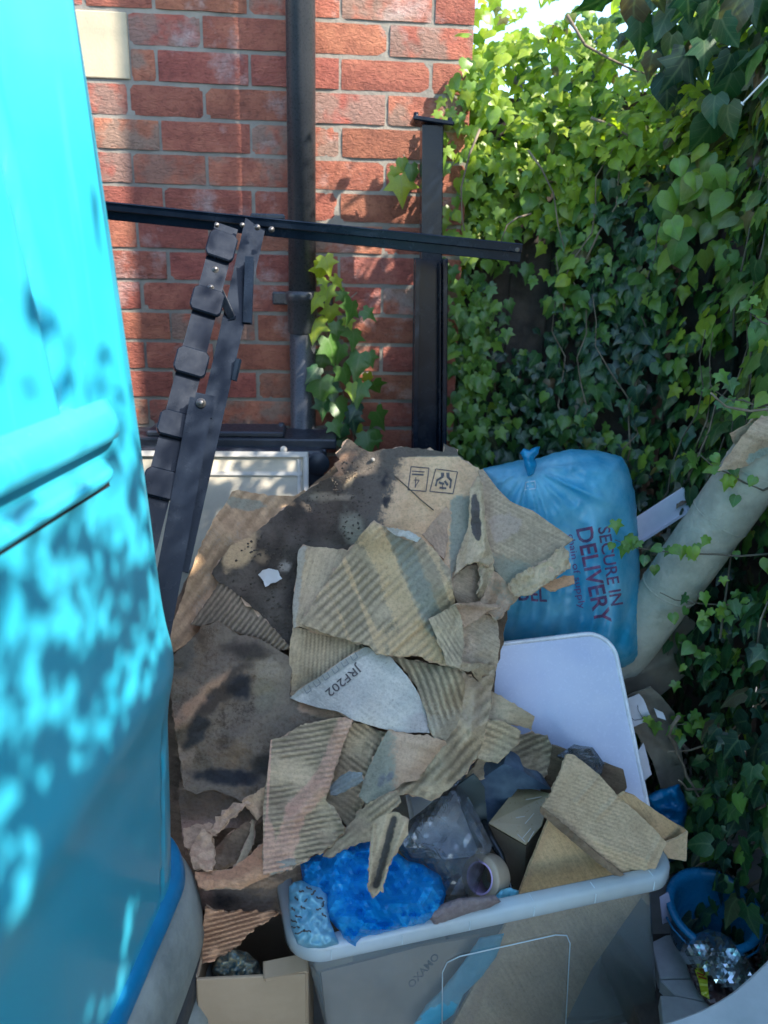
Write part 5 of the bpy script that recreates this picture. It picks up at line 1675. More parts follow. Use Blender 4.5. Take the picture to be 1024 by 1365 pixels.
# crumbs of soil lying on the muddy sheets
def crumbs():
    bm = bmesh.new()
    r = random.Random(3)
    n = 0
    while n < 420:
        x, y = r.uniform(290, 500), r.uniform(600, 860)
        if not inside([(455, 612), (500, 620), (492, 690), (462, 724), (404, 724), (392, 800), (386, 860), (345, 815), (290, 768), (340, 712), (410, 655)], x, y): continue
        if r.random() > .5 + fbm(x*.04, y*.04, 2.0)*1.6: continue
        p = mudpos(x, y, .001); s = r.uniform(.0010, .0032)
        q = bmesh.ops.create_icosphere(bm, subdivisions=1, radius=s)
        for v in q['verts']: v.co = Vector((v.co.x*r.uniform(.7, 1.3), v.co.y, v.co.z*r.uniform(.6, 1.1))) + p
        n += 1
    o = link('soil_crumbs', bm_mesh(bm, 'soil_crumbs'), None, simple_mat('crumbly_soil', (.10, .08, .06), .95, scale=200, c2=(.05, .04, .03)))
    tag(o, 'dark soil crumbs scattered over the muddy cardboard', 'soil', None, 'stuff')
crumbs()

# ------------------------------------------------------------------ translucent storage box
BZ = 0.44
def build_storage():
    FL, FR = atz(388, 1272, BZ), atz(912, 1162, BZ)
    ux = (FR-FL).normalized(); uy = Vector((-ux.y, ux.x, 0))
    L = (FR-FL).length; Dp = 0.40
    milky = clear_mat('milky_plastic', .22, (.78, .90, .94), .20, 0, (.92, .96, .97))
    rimm = clear_mat('milky_rim_plastic', .50, (.86, .96, 1.0), .18, 0, (.88, .94, .97))
    rib = simple_mat('pale_rib', (.58, .68, .72), .4, scale=50)
    cen = FL + ux*(L/2) + uy*(Dp/2)
    w = empty('storage_box', (cen.x, cen.y, 0), 'translucent milky plastic storage box full of packaging waste', 'storage box')
    def ring(off, z, rad=.055, n=7):
        pts = []
        t = max(0, (BZ-.05-z)/(BZ-.05))         # the box leans: its right wall runs outwards
        hx, hy = L/2 + off + .055*t, Dp/2 + off; r = max(rad + off, .004)
        for cx, cy, a0 in ((hx-r, -hy+r, -90), (hx-r, hy-r, 0), (-hx+r, hy-r, 90), (-hx+r, -hy+r, 180)):
            for k in range(n+1):
                a = math.radians(a0 + 90*k/n)
                pts.append(Vector((cen.x, cen.y, 0)) + ux*(.085*t + cx + r*math.cos(a)) + uy*(cy + r*math.sin(a)) + Vector((0, 0, z)))
        return pts
    def loft(name, rings, mat, cap=None):
        bm = bmesh.new(); R_ = []
        for off, z in rings: R_.append([bm.verts.new(p) for p in ring(off, z)])
        for a, b in zip(R_, R_[1:]):
            n = len(a)
            for k in range(n):
                f = bm.faces.new((a[k], a[(k+1) % n], b[(k+1) % n], b[k])); f.smooth = True
        if cap: bm.faces.new(R_[-1])
        bmesh.ops.recalc_face_normals(bm, faces=bm.faces)
        return link(name, bm_mesh(bm, name), w, mat)
    loft('rim', [(-.026, BZ-.006), (-.0245, BZ-.001), (-.022, BZ), (-.006, BZ-.001), (-.002, BZ-.003), (0, BZ-.007), (.001, BZ-.027), (-.001, BZ-.029), (-.003, BZ-.027), (-.004, BZ-.010), (-.008, BZ-.006), (-.024, BZ-.005)], rimm)
    loft('body', [(-.026, BZ-.004), (-.029, BZ-.05), (-.070, .03), (-.078, .012), (-.10, .004)], milky, True)
    for k in range(6):
        c = FL + ux*(L*(.09 + .165*k)) + Vector((0, 0, -.016)) - uy*.0012
        box('rim_rib', c, (.0018, .0018, .019), rib, w, (ux, uy, Vector((0, 0, 1))), .001)
        box('rim_rib', c + Vector((0, 0, .0158)) + uy*.013, (.0016, .014, .0012), rib, w, (ux, uy, Vector((0, 0, 1))), .0004)
    # embossed outline on the front wall
    pts = []
    def fw(u, z): 
        t = (BZ-.05 - z)/(BZ-.08)
        return FL + ux*(u + .03*t) + uy*(.0265 + .038*t) + Vector((0, 0, z-BZ))
    u0, u1, zt = L*.37, L*.72, BZ-.115
    path = [(u0, .05), (u0, zt-.03), (u0+.008, zt-.008), (u0+.03, zt), (u1-.03, zt), (u1-.008, zt-.008), (u1, zt-.03), (u1+.01, .05)]
    tube('embossed_line', [fw(u, z) for u, z in path], .0011, rib, w, 6)
    return FL, ux, uy, L
FL, BUX, BUY, BL = build_storage()
def fy(off):
    """depth of a plane parallel to the box front, off metres inside it, as a function of photo pixel"""
    P0 = FL + BUY*off
    def f(x, y):
        r = ray(x, y)
        t = (P0-CAM).dot(BUY)/r.dot(BUY)
        return r.y*t
    return f

# big brown box with hanging flap
bx = bpy.data.objects.new('brown_box', None); 
bx = empty('brown_box', atz(760, 1200, .30), 'large open brown cardboard box standing in the right of the storage box', 'box')
_, ppos = sheet('front_panel', None, [(736, 1082), (790, 1130), (852, 1176), (862, 1186), (790, 1290), (735, 1400), (585, 1400), (640, 1300), (683, 1215), (708, 1150)], CB['fresh'], base=fy(.085), step=5, rag=.4, wr=.001, thick=.005, parent=bx, kinks=0,
      paint=lambda x, y: (.55, .36, .20, clamp(1 - abs((x-736)*.9 + (y-1082)*.36)/14)*.55))
_, flpos = sheet('hanging_flap', None, [(756, 1005), (767, 1007), (799, 1033), (825, 1062), (850, 1084), (872, 1104), (889, 1124), (884, 1135), (873, 1160), (863, 1173), (851, 1177), (833, 1170), (800, 1145), (760, 1110), (730, 1083), (722, 1075), (733, 1062), (745, 1035)], CB['flap'], base=lambda x, y: 1.035 + .11*clamp((1110 - y + (x-760)*.35)/110), step=2.6, rag=.7, wr=.003, thick=.007, parent=bx, kinks=0,
      corr=(20, 5.5, .0005), creases=((770, 1068, 798, 1036, .004, 5), (794, 1092, 822, 1064, .0035, 5), (856, 1166, 880, 1118, .004, 6), (740, 1082, 850, 1168, -.0035, 6)))
sheet('torn_edge', None, [(722, 1075), (730, 1080), (760, 1106), (800, 1141), (833, 1166), (851, 1174), (849, 1180), (830, 1175), (798, 1151), (757, 1116), (727, 1090), (720, 1082)], CB['dark'], base=lambda x, y: 1.024, step=2, rag=.9, wr=.003, rough=.004, thick=.003, parent=bx, kinks=0)
sheet('side_flap', None, [(826, 1062), (834, 1057), (848, 1062), (880, 1085), (917, 1108), (915, 1114), (902, 1120), (889, 1124), (868, 1102)], CB['fresh'], base=lambda x, y: 1.10 + .05*(x-830)/90, step=3, rag=.8, wr=.002, thick=.006, parent=bx, kinks=0)
sheet('flap_end', None, [(886, 1124), (902, 1118), (917, 1109), (915, 1148), (884, 1143)], CB['flap'], base=lambda x, y: 1.12, step=4, rag=.5, wr=.001, thick=.004, parent=bx, kinks=0)
sheet('back_panel', None, [(737, 994), (790, 1012), (831, 1027), (836, 1050), (827, 1064), (830, 1150), (760, 1160), (716, 1100), (722, 1050), (734, 1020)], CB['dark'], base=lambda x, y: 1.26, step=5, rag=.9, wr=.002, thick=.005, parent=bx, kinks=0)

# smaller shiny brown box
def small_box():
    pts = [atz(x, y, z) for x, y, z in ((691, 1049, .475), (735, 1060, .48), (722, 1103, .46), (701, 1128, .445), (651, 1099, .455))]
    b = empty('small_box', pts[3] + Vector((0, .05, -.12)), 'small shiny brown carton with scuffed top, left of the large open box', 'box')
    sm = simple_mat('shiny_brown_card', (.30, .225, .13), .35, scale=140, bump_s=.2, c2=(.22, .165, .095), cscale=10)
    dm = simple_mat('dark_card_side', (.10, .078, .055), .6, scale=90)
    bm = bmesh.new()
    top = [bm.verts.new(p) for p in pts]; bot = [bm.verts.new(p + Vector((.01, .015, -.14))) for p in pts]
    n = len(top)
    for k in range(n): bm.faces.new((top[k], top[(k+1) % n], bot[(k+1) % n], bot[k]))
    bm.faces.new(bot)
    bmesh.ops.recalc_face_normals(bm, faces=bm.faces)
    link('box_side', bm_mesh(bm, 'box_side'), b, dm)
    prism('box_top', [p + Vector((0, 0, .004)) for p in pts], Vector((0, 0, -1)), .003, sm, b, .001)
    sc = []
    for a, c in (((701, 1066), (722, 1062)), ((688, 1090), (700, 1088)), ((696, 1118), (708, 1104)), ((700, 1098), (712, 1084)), ((690, 1112), (700, 1122)), ((704, 1122), (712, 1108))):
        sc.append(line_poly(*a, *c, 1.0))
    flat_poly(sc, lambda x, y, e=0: atz(x, y, .482), simple_mat('scuff', (.5, .46, .4), .6, scale=50), 'scuff_mark', b)
small_box()
blk = simple_mat('glossy_black_plastic', (.008, .010, .012), .2, scale=40)
t = tube('black_strap', [atz(x, y, z) for x, y, z in ((645, 1095, .45), (655, 1120, .445), (668, 1140, .435), (676, 1165, .43), (684, 1192, .42))], [.006, .008, .006, .004, .004], blk, None, 8)
tag(t, 'glossy black plastic strap curving past the small brown carton', 'strap')
sheet('blue_carton', 'dark blue grey carton lying behind the small shiny brown carton', [(640, 1040), (672, 1018), (700, 1030), (735, 1052), (690, 1052), (652, 1098), (638, 1080)],
      simple_mat('dark_blue_card', (.045, .075, .12), .45, scale=40, c2=(.10, .15, .20), cscale=25), base=lambda x, y: 1.20, step=6, rag=.5, wr=.003, thick=.05, cat='box', group=None)
sheet('plastic_offcut', 'dark grey green plastic sheet standing left of the blue grey carton', [(606, 1050), (632, 1032), (646, 1050), (650, 1100), (660, 1150), (640, 1140), (618, 1085)],
      simple_mat('dark_sheet_plastic', (.06, .08, .08), .4, scale=40), base=lambda x, y: 1.18, step=6, rag=.5, wr=.004, thick=.004, cat='plastic', group=None)

# things in the left of the storage box
def bagfold(x, y):
    th = math.atan2(y-1168, x-522); r = math.hypot((x-522)*.8, y-1168)
    w = noise.noise(Vector((x*.02, y*.02, 4)))
    return .012*math.sin(r*.17 + th*1.0 + 4*w)*clamp(r/25) + .020*clamp(1-abs(r-50)/20) - .03*clamp(1-r/30) + .006*math.sin((x*.8-y*.5)*.12 + 5*w)
bluebag = film_mat('bright_blue_film', (0.0, 0.36, 0.80), .95, .2, .5, (0.06, 0.60, 0.98))
pillow('blue_bag', 'crumpled bright blue plastic bag in the left of the storage box',
       [(400, 1150), (425, 1138), (452, 1126), (492, 1118), (520, 1130), (545, 1148), (565, 1153), (588, 1168), (595, 1192), (588, 1215), (566, 1232), (538, 1238), (505, 1246), (482, 1252), (474, 1262), (460, 1258), (452, 1240), (438, 1225), (420, 1200), (404, 1175)],
       lambda x, y: .985 + (1200-y)*.0011, .045, .10, 42, bluebag, 'bag', fold=bagfold, flat=True, crump=.022, cs=.040, step=5.0)
pat = film_mat('light_blue_patterned_film', (0.10, 0.42, 0.60), .97, .35, .35, (0.35, 0.68, 0.80))
tis, tpos = pillow('patterned_bag', 'light blue bag with dark squiggle print tucked at the left corner of the storage box',
       [(385, 1182), (392, 1176), (402, 1173), (414, 1180), (426, 1182), (437, 1192), (438, 1222), (446, 1244), (452, 1258), (432, 1264), (410, 1264), (396, 1258), (388, 1235), (385, 1210)], lambda x, y: .935 + (1225-y)*.0010, .030, .05, 22, pat, 'bag', crump=.014, cs=.06, step=2.6, seed=4)
sq = []
for (x, y, a, k) in ((402, 1188, 20, 6), (412, 1184, 40, 8), (418, 1190, -30, 8), (426, 1197, 30, 9), (431, 1205, -60, 8), (395, 1198, 70, 6), (404, 1210, 50, 7), (394, 1236, 15, 11), (400, 1243, -8, 14), (410, 1241, 24, 11), (392, 1228, 35, 9), (425, 1212, 10, 6), (432, 1220, 60, 7), (408, 1200, -20, 5), (398, 1222, 30, 9), (391, 1212, 70, 6)):
    c, s = math.cos(math.radians(a)), math.sin(math.radians(a))
    P = [(x + c*(i-2)*k/4 - s*1.6*math.sin(i*1.5), y + s*(i-2)*k/4 + c*1.6*math.sin(i*1.5)) for i in range(5)]
    for p, q in zip(P, P[1:]): sq.append(line_poly(*p, *q, 2.0))
flat_poly(sq, tpos, M['ink'], 'squiggle_print', tis, .0018, 3)
clearbag = clear_mat('clear_film', .10, (.78, .84, .95), .05, .35, (.92, .95, .98), 1.9)
pillow('clear_bag', 'crumpled clear plastic bag between the blue bag and the small carton',
       [(548, 1092), (575, 1070), (598, 1046), (612, 1040), (624, 1062), (640, 1092), (656, 1126), (650, 1148), (642, 1170), (634, 1192), (610, 1202), (588, 1198), (590, 1175), (566, 1152), (545, 1148), (528, 1128), (536, 1106)],
       lambda x, y: 1.03 + (1180-y)*.0010, .05, .03, 34, clearbag, 'bag', flat=True, crump=.034, cs=.022, step=8.0, seed=8)
pillow('clear_bag', 'thin clear film wrinkled over the lower end of the white lid', [(742, 1008), (765, 992), (790, 996), (806, 1018), (800, 1040), (770, 1030)], lambda x, y: 1.24, .02, .01, 14, clearbag, 'bag', flat=True, crump=.014, cs=.05, step=7.0, seed=3)
def tape_roll():
    c = atz(648, 1170, .425)
    axd = Vector((-.72, -.52, .46)).normalized()
    r = empty('tape_roll', c, 'tan tape roll with a lilac core half hidden by the clear bag', 'tape roll')
    lathe('tape', [(.025, -.018), (.037, -.018), (.038, -.015), (.038, .015), (.037, .018), (.025, .018)], c, simple_mat('tan_tape', (.36, .29, .21), .45, scale=90), r, 40, axd)
    lathe('core', [(.0232, .0185), (.0238, .0195), (.0262, .0195), (.0262, -.02), (.0232, -.02), (.0232, .0185)], c, simple_mat('lilac_card_core', (.50, .38, .62), .7, scale=60), r, 40, axd)
tape_roll()
cloth = simple_mat('pink_grey_terry', (.36, .29, .285), .98, scale=420, bump_s=1.0, bump_d=.006, c2=(.26, .20, .20), cscale=60)
pillow('cloth', 'dusty pink grey towelling rag lying on the rim of the storage box',
       [(570, 1222), (578, 1212), (592, 1204), (612, 1197), (636, 1195), (660, 1193), (668, 1202), (654, 1210), (640, 1214), (615, 1222), (592, 1232), (578, 1235)], fy(.012), .016, .02, 13, cloth, 'cloth', crump=.004, cs=.09, step=2.4, seed=5)
pillow('blue_film_scrap', 'light blue film scrap sticking up between the rag and the large brown box',
       [(650, 1216), (655, 1200), (668, 1186), (680, 1183), (692, 1187), (690, 1204), (684, 1216), (660, 1226)], fy(.045), .010, .01, 12, film_mat('light_blue_film', (0.04, 0.40, 0.62), .93, .3, .4, (.3, .7, .85)), 'plastic', crump=.008, cs=.06, step=2.6)
pillow('blue_film_strip', 'long light blue film strip pressed against the inside front of the storage box',
       [(640, 1250), (672, 1244), (662, 1275), (640, 1305), (618, 1326), (606, 1352), (575, 1372), (548, 1372), (568, 1340), (590, 1318), (612, 1290)], fy(.055), .004, .01, 12, film_mat('pressed_blue_film', (0.03, 0.34, 0.52), .95, .4, .3, (.15, .5, .65)), 'plastic', crump=.004, cs=.06, step=4)
_, opos = sheet('printed_carton', 'brown carton with faint OXAMO print inside the left of the storage box',
      [(428, 1296), (500, 1278), (560, 1262), (640, 1248), (618, 1290), (570, 1345), (540, 1400), (440, 1400)], simple_mat('dull_brown_card', (.30, .235, .18), .8, scale=60, c2=(.23, .18, .14), cscale=10), base=fy(.065), step=9, rag=.5, wr=.002, thick=.005, cat='box', group=None,
      paint=None)
flat_text('OXAMO', opos, (549, 1318), (.66, -.75), (-.75, -.66), 13, M['ink'], 'faint_print', bpy.data.objects['printed_carton'], .0015, .02, 1.15)
pillow('khaki_rag', 'small khaki rag showing beside the rim below the blue bag', [(528, 1240), (540, 1234), (560, 1232), (574, 1234), (572, 1242), (545, 1248), (530, 1248)], fy(.02), .010, .01, 6, simple_mat('khaki_cloth', (.17, .145, .09), .95, scale=200, bump_s=.8), 'cloth', crump=.003, cs=.1, step=2.4)

# ------------------------------------------------------------------ open carton at the bottom left
def bottom_carton():
    A, B = atz(262, 1304, .36), atz(408, 1297, .365)
    ux = (B-A).normalized(); uy = Vector((-ux.y, ux.x, 0)); L = (B-A).length
    c = (A+B)/2 + uy*.11
    w = empty('open_carton', (c.x, c.y, 0), 'open brown cardboard carton with a rubbed rim at the bottom left beside the storage box', 'box')
    m = M['carton']
    zz = Vector((0, 0, 1))
    A0 = Vector((A.x, A.y, 0)); H = .36
    box('front_panel', A0 + ux*(L/2) + zz*(H/2), (L, .006, H), m, w, (ux, uy, zz), .0015)
    box('back_panel', A0 + ux*(L/2) + uy*.22 + zz*(H/2), (L, .006, H), m, w, (ux, uy, zz), .0015)
    box('side_panel', A0 + uy*.11 + zz*(H/2), (.006, .213, H), m, w, (ux, uy, zz), .0015)
    box('side_panel', A0 + ux*L + uy*.11 + zz*(H/2), (.006, .213, H), m, w, (ux, uy, zz), .0015)
    box('carton_base', A0 + ux*(L/2) + uy*.11 + zz*.006, (L-.01, .21, .006), m, w, (ux, uy, zz), .001)
    a, b = atz(352, 1304, .363), atz(408, 1294, .372)
    bar('folded_rim', a + uy*.012, b + uy*.014, .022, .008, m, w, (0, -.3, 1), .002)
    return w
bottom_carton()
crm = simple_mat('marbled_teal_foil', (.02, .09, .12), .35, scale=60, bump_s=.4, bump_d=.004, c2=(.36, .30, .17), cscale=110)
pillow('patterned_wrap', 'crumpled teal and gold wrapping inside the open carton', [(282, 1292), (292, 1272), (308, 1264), (328, 1268), (345, 1282), (352, 1302), (345, 1320), (290, 1320)], lambda x, y: .985, .03, .04, 20, crm, 'wrapping', crump=.02, cs=.06, step=3, seed=6)

# ------------------------------------------------------------------ white lid
def build_lid():
    Y = 1.42
    TR = at(818, 838, Y+.03); TL = at(560, 868, Y+.03); BR = at(872, 1095, Y-.13)
    ux = (TL-TR).normalized(); d = (BR-TR); uy = (d - ux*d.dot(ux)*.0).normalized()
    n = ux.cross(uy).normalized()
    if n.y > 0: n = -n
    W, H = .50, d.length*1.06
    lm = simple_mat('white_lid_plastic', (.56, .60, .74), .24, scale=150, bump_s=.06, c2=(.47, .52, .70), cscale=6)
    em = simple_mat('white_lid_edge', (.78, .79, .84), .3, scale=100, bump_s=.03)
    w = empty('box_lid', (TR+BR)/2, 'large white plastic lid with rounded corner leaning between heap and sack', 'lid')
    def outline(off, r):
        pts = []
        r2 = max(r-off, .004)
        corners = (((off+r2), (off+r2), 180), (W-off-r2, off+r2, 270), (W-off-r2, H-off-r2, 0), (off+r2, H-off-r2, 90))
        for cx, cy, a0 in corners:
            for k in range(11):
                a = math.radians(a0 + 9*k)
                pts.append(TR + ux*(cx + r2*math.cos(a)) + uy*(cy + r2*math.sin(a)))
        return pts
    bm = bmesh.new(); Rg = []
    for off, hgt in ((.006, -.012), (.001, -.010), (0, -.004), (.002, .0015), (.006, .002), (.0085, 0.0), (.010, -.003)):
        Rg.append([bm.verts.new(p + n*hgt) for p in outline(off, .062)])
    for a, b in zip(Rg, Rg[1:]):
        for k in range(len(a)):
            f = bm.faces.new((a[k], a[(k+1) % len(a)], b[(k+1) % len(a)], b[k])); f.smooth = True
    bmesh.ops.recalc_face_normals(bm, faces=bm.faces)
    link('lid_edge', bm_mesh(bm, 'lid_edge'), w, em)
    bm = bmesh.new()
    f = bm.faces.new([bm.verts.new(p - n*.003) for p in outline(.010, .062)])
    g = bm.faces.new([bm.verts.new(p - n*.011) for p in outline(.010, .062)][::-1])
    if f.normal.dot(n) < 0: bmesh.ops.reverse_faces(bm, faces=[f])
    link('lid_panel', bm_mesh(bm, 'lid_panel'), w, lm)
build_lid()

# ------------------------------------------------------------------ blue sack
def build_sack():
    Y = 1.70
    sackm = film_mat('blue_sack_film', (0.04, 0.46, 0.78), .74, .14, .42, (0.34, 0.78, 0.98))
    w = empty('blue_sack', at(760, 880, 1.76), 'full translucent blue plastic sack with a tied knot and dark red lettering', 'sack')
    def fold(x, y):
        th = math.atan2(y-622, x-706); r = math.hypot(x-706, y-622)
        f = .009*math.sin(th*17 + .008*r)*clamp(r/40)*math.exp(-r/170) + .005*math.sin(th*31+1)*math.exp(-r/110)
        # long vertical pleats bowing to the right
        u = x - 40*math.sin((y-620)/280*math.pi*.9)
        f += .0065*math.sin(u*.21 + 2*noise.noise(Vector((x*.01, y*.008, 2))))*clamp((y-660)/60)
        f += .006*math.sin(u*.09 + 1)*clamp((y-640)/60)
        f += .012*(1-abs(math.sin(th*6.5 + .004*r)))**3*clamp(r/40)*math.exp(-r/150)
        f += .008*(1-abs(math.sin(u*.062 + .004*y)))**4*clamp((y-650)/60)
        return f
    ol = [(644, 624), (658, 621), (670, 619), (695, 613), (716, 611), (742, 603), (763, 598), (799, 601), (829, 608), (838, 624), (847, 658), (850, 703), (853, 760), (854, 820), (855, 874), (845, 885), (822, 895), (770, 900), (700, 905), (662, 890), (652, 820), (646, 700)]
    f, pos = pillow('sack_film', None, ol, lambda x, y: Y + (700-y)*.0002, .11, .14, 60, sackm, 'sack', fold=fold, crump=.008, cs=.018, step=3.6, parent=w, seed=11, rag=1.2)
    pillow('sack_contents', None, [(660, 660), (700, 640), (790, 622), (826, 630), (836, 680), (840, 860), (810, 882), (700, 886), (668, 860)], lambda x, y: Y + .02, .055, .08, 40, simple_mat('pale_packaging', (.50, .60, .62), .6, scale=12, bump_s=.3, bump_d=.01, c2=(.12, .22, .28), cscale=9), 'x', crump=.02, cs=.025, step=7, parent=w, seed=12)
    k, _ = pillow('knot', None, [(698, 612), (693, 604), (698, 598), (706, 600), (712, 596), (720, 595), (718, 604), (713, 611), (716, 620), (712, 632), (704, 636), (700, 624)], Y - .075, .018, .02, 8, film_mat('knot_film', (0.0, 0.28, 0.55), .97, .25, .4, (.05, .5, .8)), 'x', crump=.006, cs=.09, step=2.4, parent=w, seed=13)
    red = simple_mat('dark_red_print', (.24, .02, .08), .5, scale=90, c2=(.10, .03, .13), cscale=30)
    red.node_tree.nodes['Principled BSDF'].inputs['Alpha'].default_value = .72
    rf = simple_mat('purple_print', (.16, .06, .22), .5, scale=90)
    flat_text('DELIVERY', pos, (768, 704), (.20, .98), (.98, -.20), 31, red, 'sack_lettering', w, .003, .02, .98, 3)
    flat_text('SECURE IN', pos, (797, 703), (.17, .985), (.985, -.17), 23, red, 'sack_lettering', w, .003, .015, .98, 3)
    flat_text('chain of supply', pos, (757, 712), (.15, .989), (.989, -.15), 13, rf, 'sack_lettering', w, .003, .0, 1.3, 3)
    flat_text('DEL', pos, (690, 800), (.96, .05), (-.05, -.99), 26, red, 'sack_lettering', w, .003, .02, .9, 2)
    wh = simple_mat('white_print', (.55, .66, .75), .5, scale=60)
    flat_poly([line_poly(701, 643, 713, 641, 1.2), line_poly(700, 653, 714, 651, 1.2), line_poly(701, 643, 700, 653, 1.2), line_poly(713, 641, 714, 651, 1.2), line_poly(703, 648, 711, 646, 2)], pos, wh, 'printed_box', w, .004)
build_sack()

# ------------------------------------------------------------------ tube, plank and bits at the right
def build_tube():
    A, B = at(836, 862, 1.70), at(1062, 548, 1.50)
    w = empty('cardboard_tube', A, 'thick grey brown cardboard tube leaning into the ivy at the right', 'tube')
    tm = simple_mat('greenish_grey_tube_card', (.44, .42, .335), .85, scale=45, bump_s=.9, bump_d=.006, c2=(.30, .30, .24), cscale=16)
    d = (B-A)
    A2 = A - d*.18
    pts = [A2 + (B-A2)*(i/24) for i in range(25)]
    r = [.066 + .0012*noise.noise(Vector((i*.7, 0, 0))) - (.002 if i in (9, 15) else 0) for i in range(25)]
    o = tube('tube_wall', pts, r, tm, w, 30, False)
    o.data.materials[0] = tm
    tube('tube_inside', pts, [x-.005 for x in r], M['carton'], w, 30, False)
    for i, (t, hw) in enumerate(((.40, .0012), (.66, .0012), (.83, .0015))):
        c = A2 + (B-A2)*t
        lathe('paper_seam', [(.0650, -.0015), (.0672, -.001), (.0676, 0), (.0670, .001), (.0650, .0015)], c, tm, w, 30, d + Vector((.05, .02, -.04))*(1 if i % 2 else -1))
build_tube()
sheet('tube_wrap', 'torn pale pinkish wrap around the upper end of the cardboard tube', [(957, 628), (972, 606), (990, 582), (1008, 560), (1026, 545), (1050, 540), (1052, 590), (1024, 604), (1008, 612), (996, 622), (975, 626)], CB['pink'], base=lambda x, y: 1.445 + .0004*(1024-x), step=3.6, rag=1.6, wr=.004, curl=-.01, group=None,
      paint=layers(lambda x, y: (spot(x, y, 1015, 608, 22, 10, -20)*.9, (.38, .42, .36))))
sheet('tube_wrap', 'small shaded brown flap of wrap above the cardboard tube', [(973, 578), (990, 570), (1012, 553), (1030, 536), (1040, 545), (1008, 566), (990, 584), (980, 594)], CB['pink'], base=lambda x, y: 1.50, step=3.6, rag=1.2, wr=.004, group=None)
def build_plank():
    wm = simple_mat('white_pvc', (.66, .65, .72), .4, scale=50, bump_s=.05, c2=(.56, .55, .64))
    a, b = at(800, 740, 1.84), at(918, 664, 1.84)
    w = empty('white_profile', (a+b)/2, 'white plastic profile strip poking out between the sack and the tube', 'strip')
    bar('strip_face', a, b, .056, .012, wm, w, (-.1, -1, .35), .003)
    ax_, bx_, fx_ = frame_axes(a, b, Vector((-.1, -1, .35)))
    sgn = -1 if bx_.z > 0 else 1
    box('strip_lip', (a+b)/2 + bx_*(sgn*.026) + fx_*.011, ((b-a).length, .004, .012), wm, w, (ax_, bx_, fx_), .001)
build_plank()
sheet('flattened_carton', 'dull brown flattened carton leaning under the cardboard tube', [(850, 856), (880, 830), (905, 812), (930, 832), (944, 872), (920, 895), (896, 915), (870, 935), (832, 940), (824, 900)], simple_mat('dull_olive_card', (.20, .165, .12), .9, scale=80, bump_s=.5, bump_d=.003, c2=(.14, .12, .09), cscale=9), base=lambda x, y: 1.66, step=5, rag=1.2, wr=.008, cat='box', group=None, creases=((832, 905, 935, 860, .012, 12),))
sheet('flattened_carton', 'grey brown squashed carton behind the right edge of the white lid', [(832, 930), (868, 915), (900, 950), (908, 1000), (914, 1045), (884, 1056), (868, 1010), (846, 975)], simple_mat('dull_olive_card_low', (.21, .18, .13), .9, scale=80, bump_s=.5, bump_d=.003, c2=(.13, .11, .085), cscale=14), base=lambda x, y: 1.56 + (950-y)*.0004, step=5, rag=1.4, wr=.010, rough=.005, cat='box', group=None, creases=((850, 960, 905, 1010, .012, 10),))
wp = simple_mat('white_paper', (.60, .61, .66), .7, scale=30, bump_s=.1)
ps, pp = sheet('paper_sheet', 'white paper sheet with a thin curved line, right of the lid edge', [(830, 934), (852, 925), (858, 932), (869, 958), (839, 972)], wp, base=lambda x, y: 1.50, step=5, rag=.5, wr=.003, thick=.001, cat='paper', group=None)
flat_poly([line_poly(a[0], a[1], b[0], b[1], .7) for a, b in zip([(841, 957), (846, 960), (854, 959), (863, 955)], [(846, 960), (854, 959), (863, 955), (866, 953)])] + [line_poly(850, 940, 851, 947, .8), line_poly(851, 947, 857, 958, .7)], pp, M['ink'], 'pen_line', ps, .002)
sheet('paper_sheet', 'lower white paper slip standing right of the lid edge', [(850, 1002), (858, 990), (869, 1032), (856, 1043)], wp, base=lambda x, y: 1.46, step=5, rag=.5, wr=.003, thick=.001, cat='paper', group=None)
sheet('paper_sheet', 'small white paper corner peeping out beside the paper with the curved line', [(872, 944), (884, 950), (888, 960), (877, 956)], wp, base=lambda x, y: 1.48, step=4, rag=.8, wr=.003, thick=.001, cat='paper', group=None)
sheet('paper_sheet', 'small lilac white card standing between the storage box corner and the blue bucket', [(879, 1196), (891, 1190), (900, 1226), (884, 1232)], simple_mat('lilac_card', (.50, .47, .60), .6, scale=30), base=lambda x, y: 1.19, step=5, rag=.4, wr=.001, thick=.003, cat='card', group=None)
pillow('blue_bag', 'dim deep blue plastic bag down between the lid and the ivy', [(860, 1062), (880, 1052), (905, 1045), (918, 1075), (912, 1100), (920, 1130), (912, 1148), (888, 1150), (872, 1110)], lambda x, y: 1.44, .02, .04, 18, film_mat('deep_blue_film', (0.0, 0.12, 0.30), .97, .3, .3, (.0, .22, .45)), 'bag', crump=.014, cs=.05, step=3.4, seed=21)

def build_bucket():
    bm_ = simple_mat('blue_bucket_plastic', (0.004, 0.13, 0.27), .3, scale=50, bump_s=.05, c2=(0.004, 0.10, 0.21))
    c = atz(952, 1212, .20)
    axd = Vector((-.06, -.20, 1)).normalized()
    w = empty('blue_bucket', (c.x, c.y, 0), 'small deep blue plastic bucket tipped slightly under the ivy', 'bucket')
    R_ = .083
    lathe('bucket_wall', [(0, -.178), (.052, -.180), (.056, -.176), (R_, -.004), (R_+.009, -.002), (R_+.010, .004), (R_+.002, .006), (R_-.006, .003), (R_-.010, -.012), (.050, -.168), (0, -.170)], c, bm_, w, 44, axd)
    x = axd.cross(Vector((0, 1, 0))).normalized(); y = axd.cross(x)
    tube('bucket_handle', [c + (x*math.cos(a)+y*math.sin(a))*(R_+.013) + axd*(-.012) for a in [math.pi*k/12 for k in range(13)]], .0022, bm_, w, 6)
build_bucket()

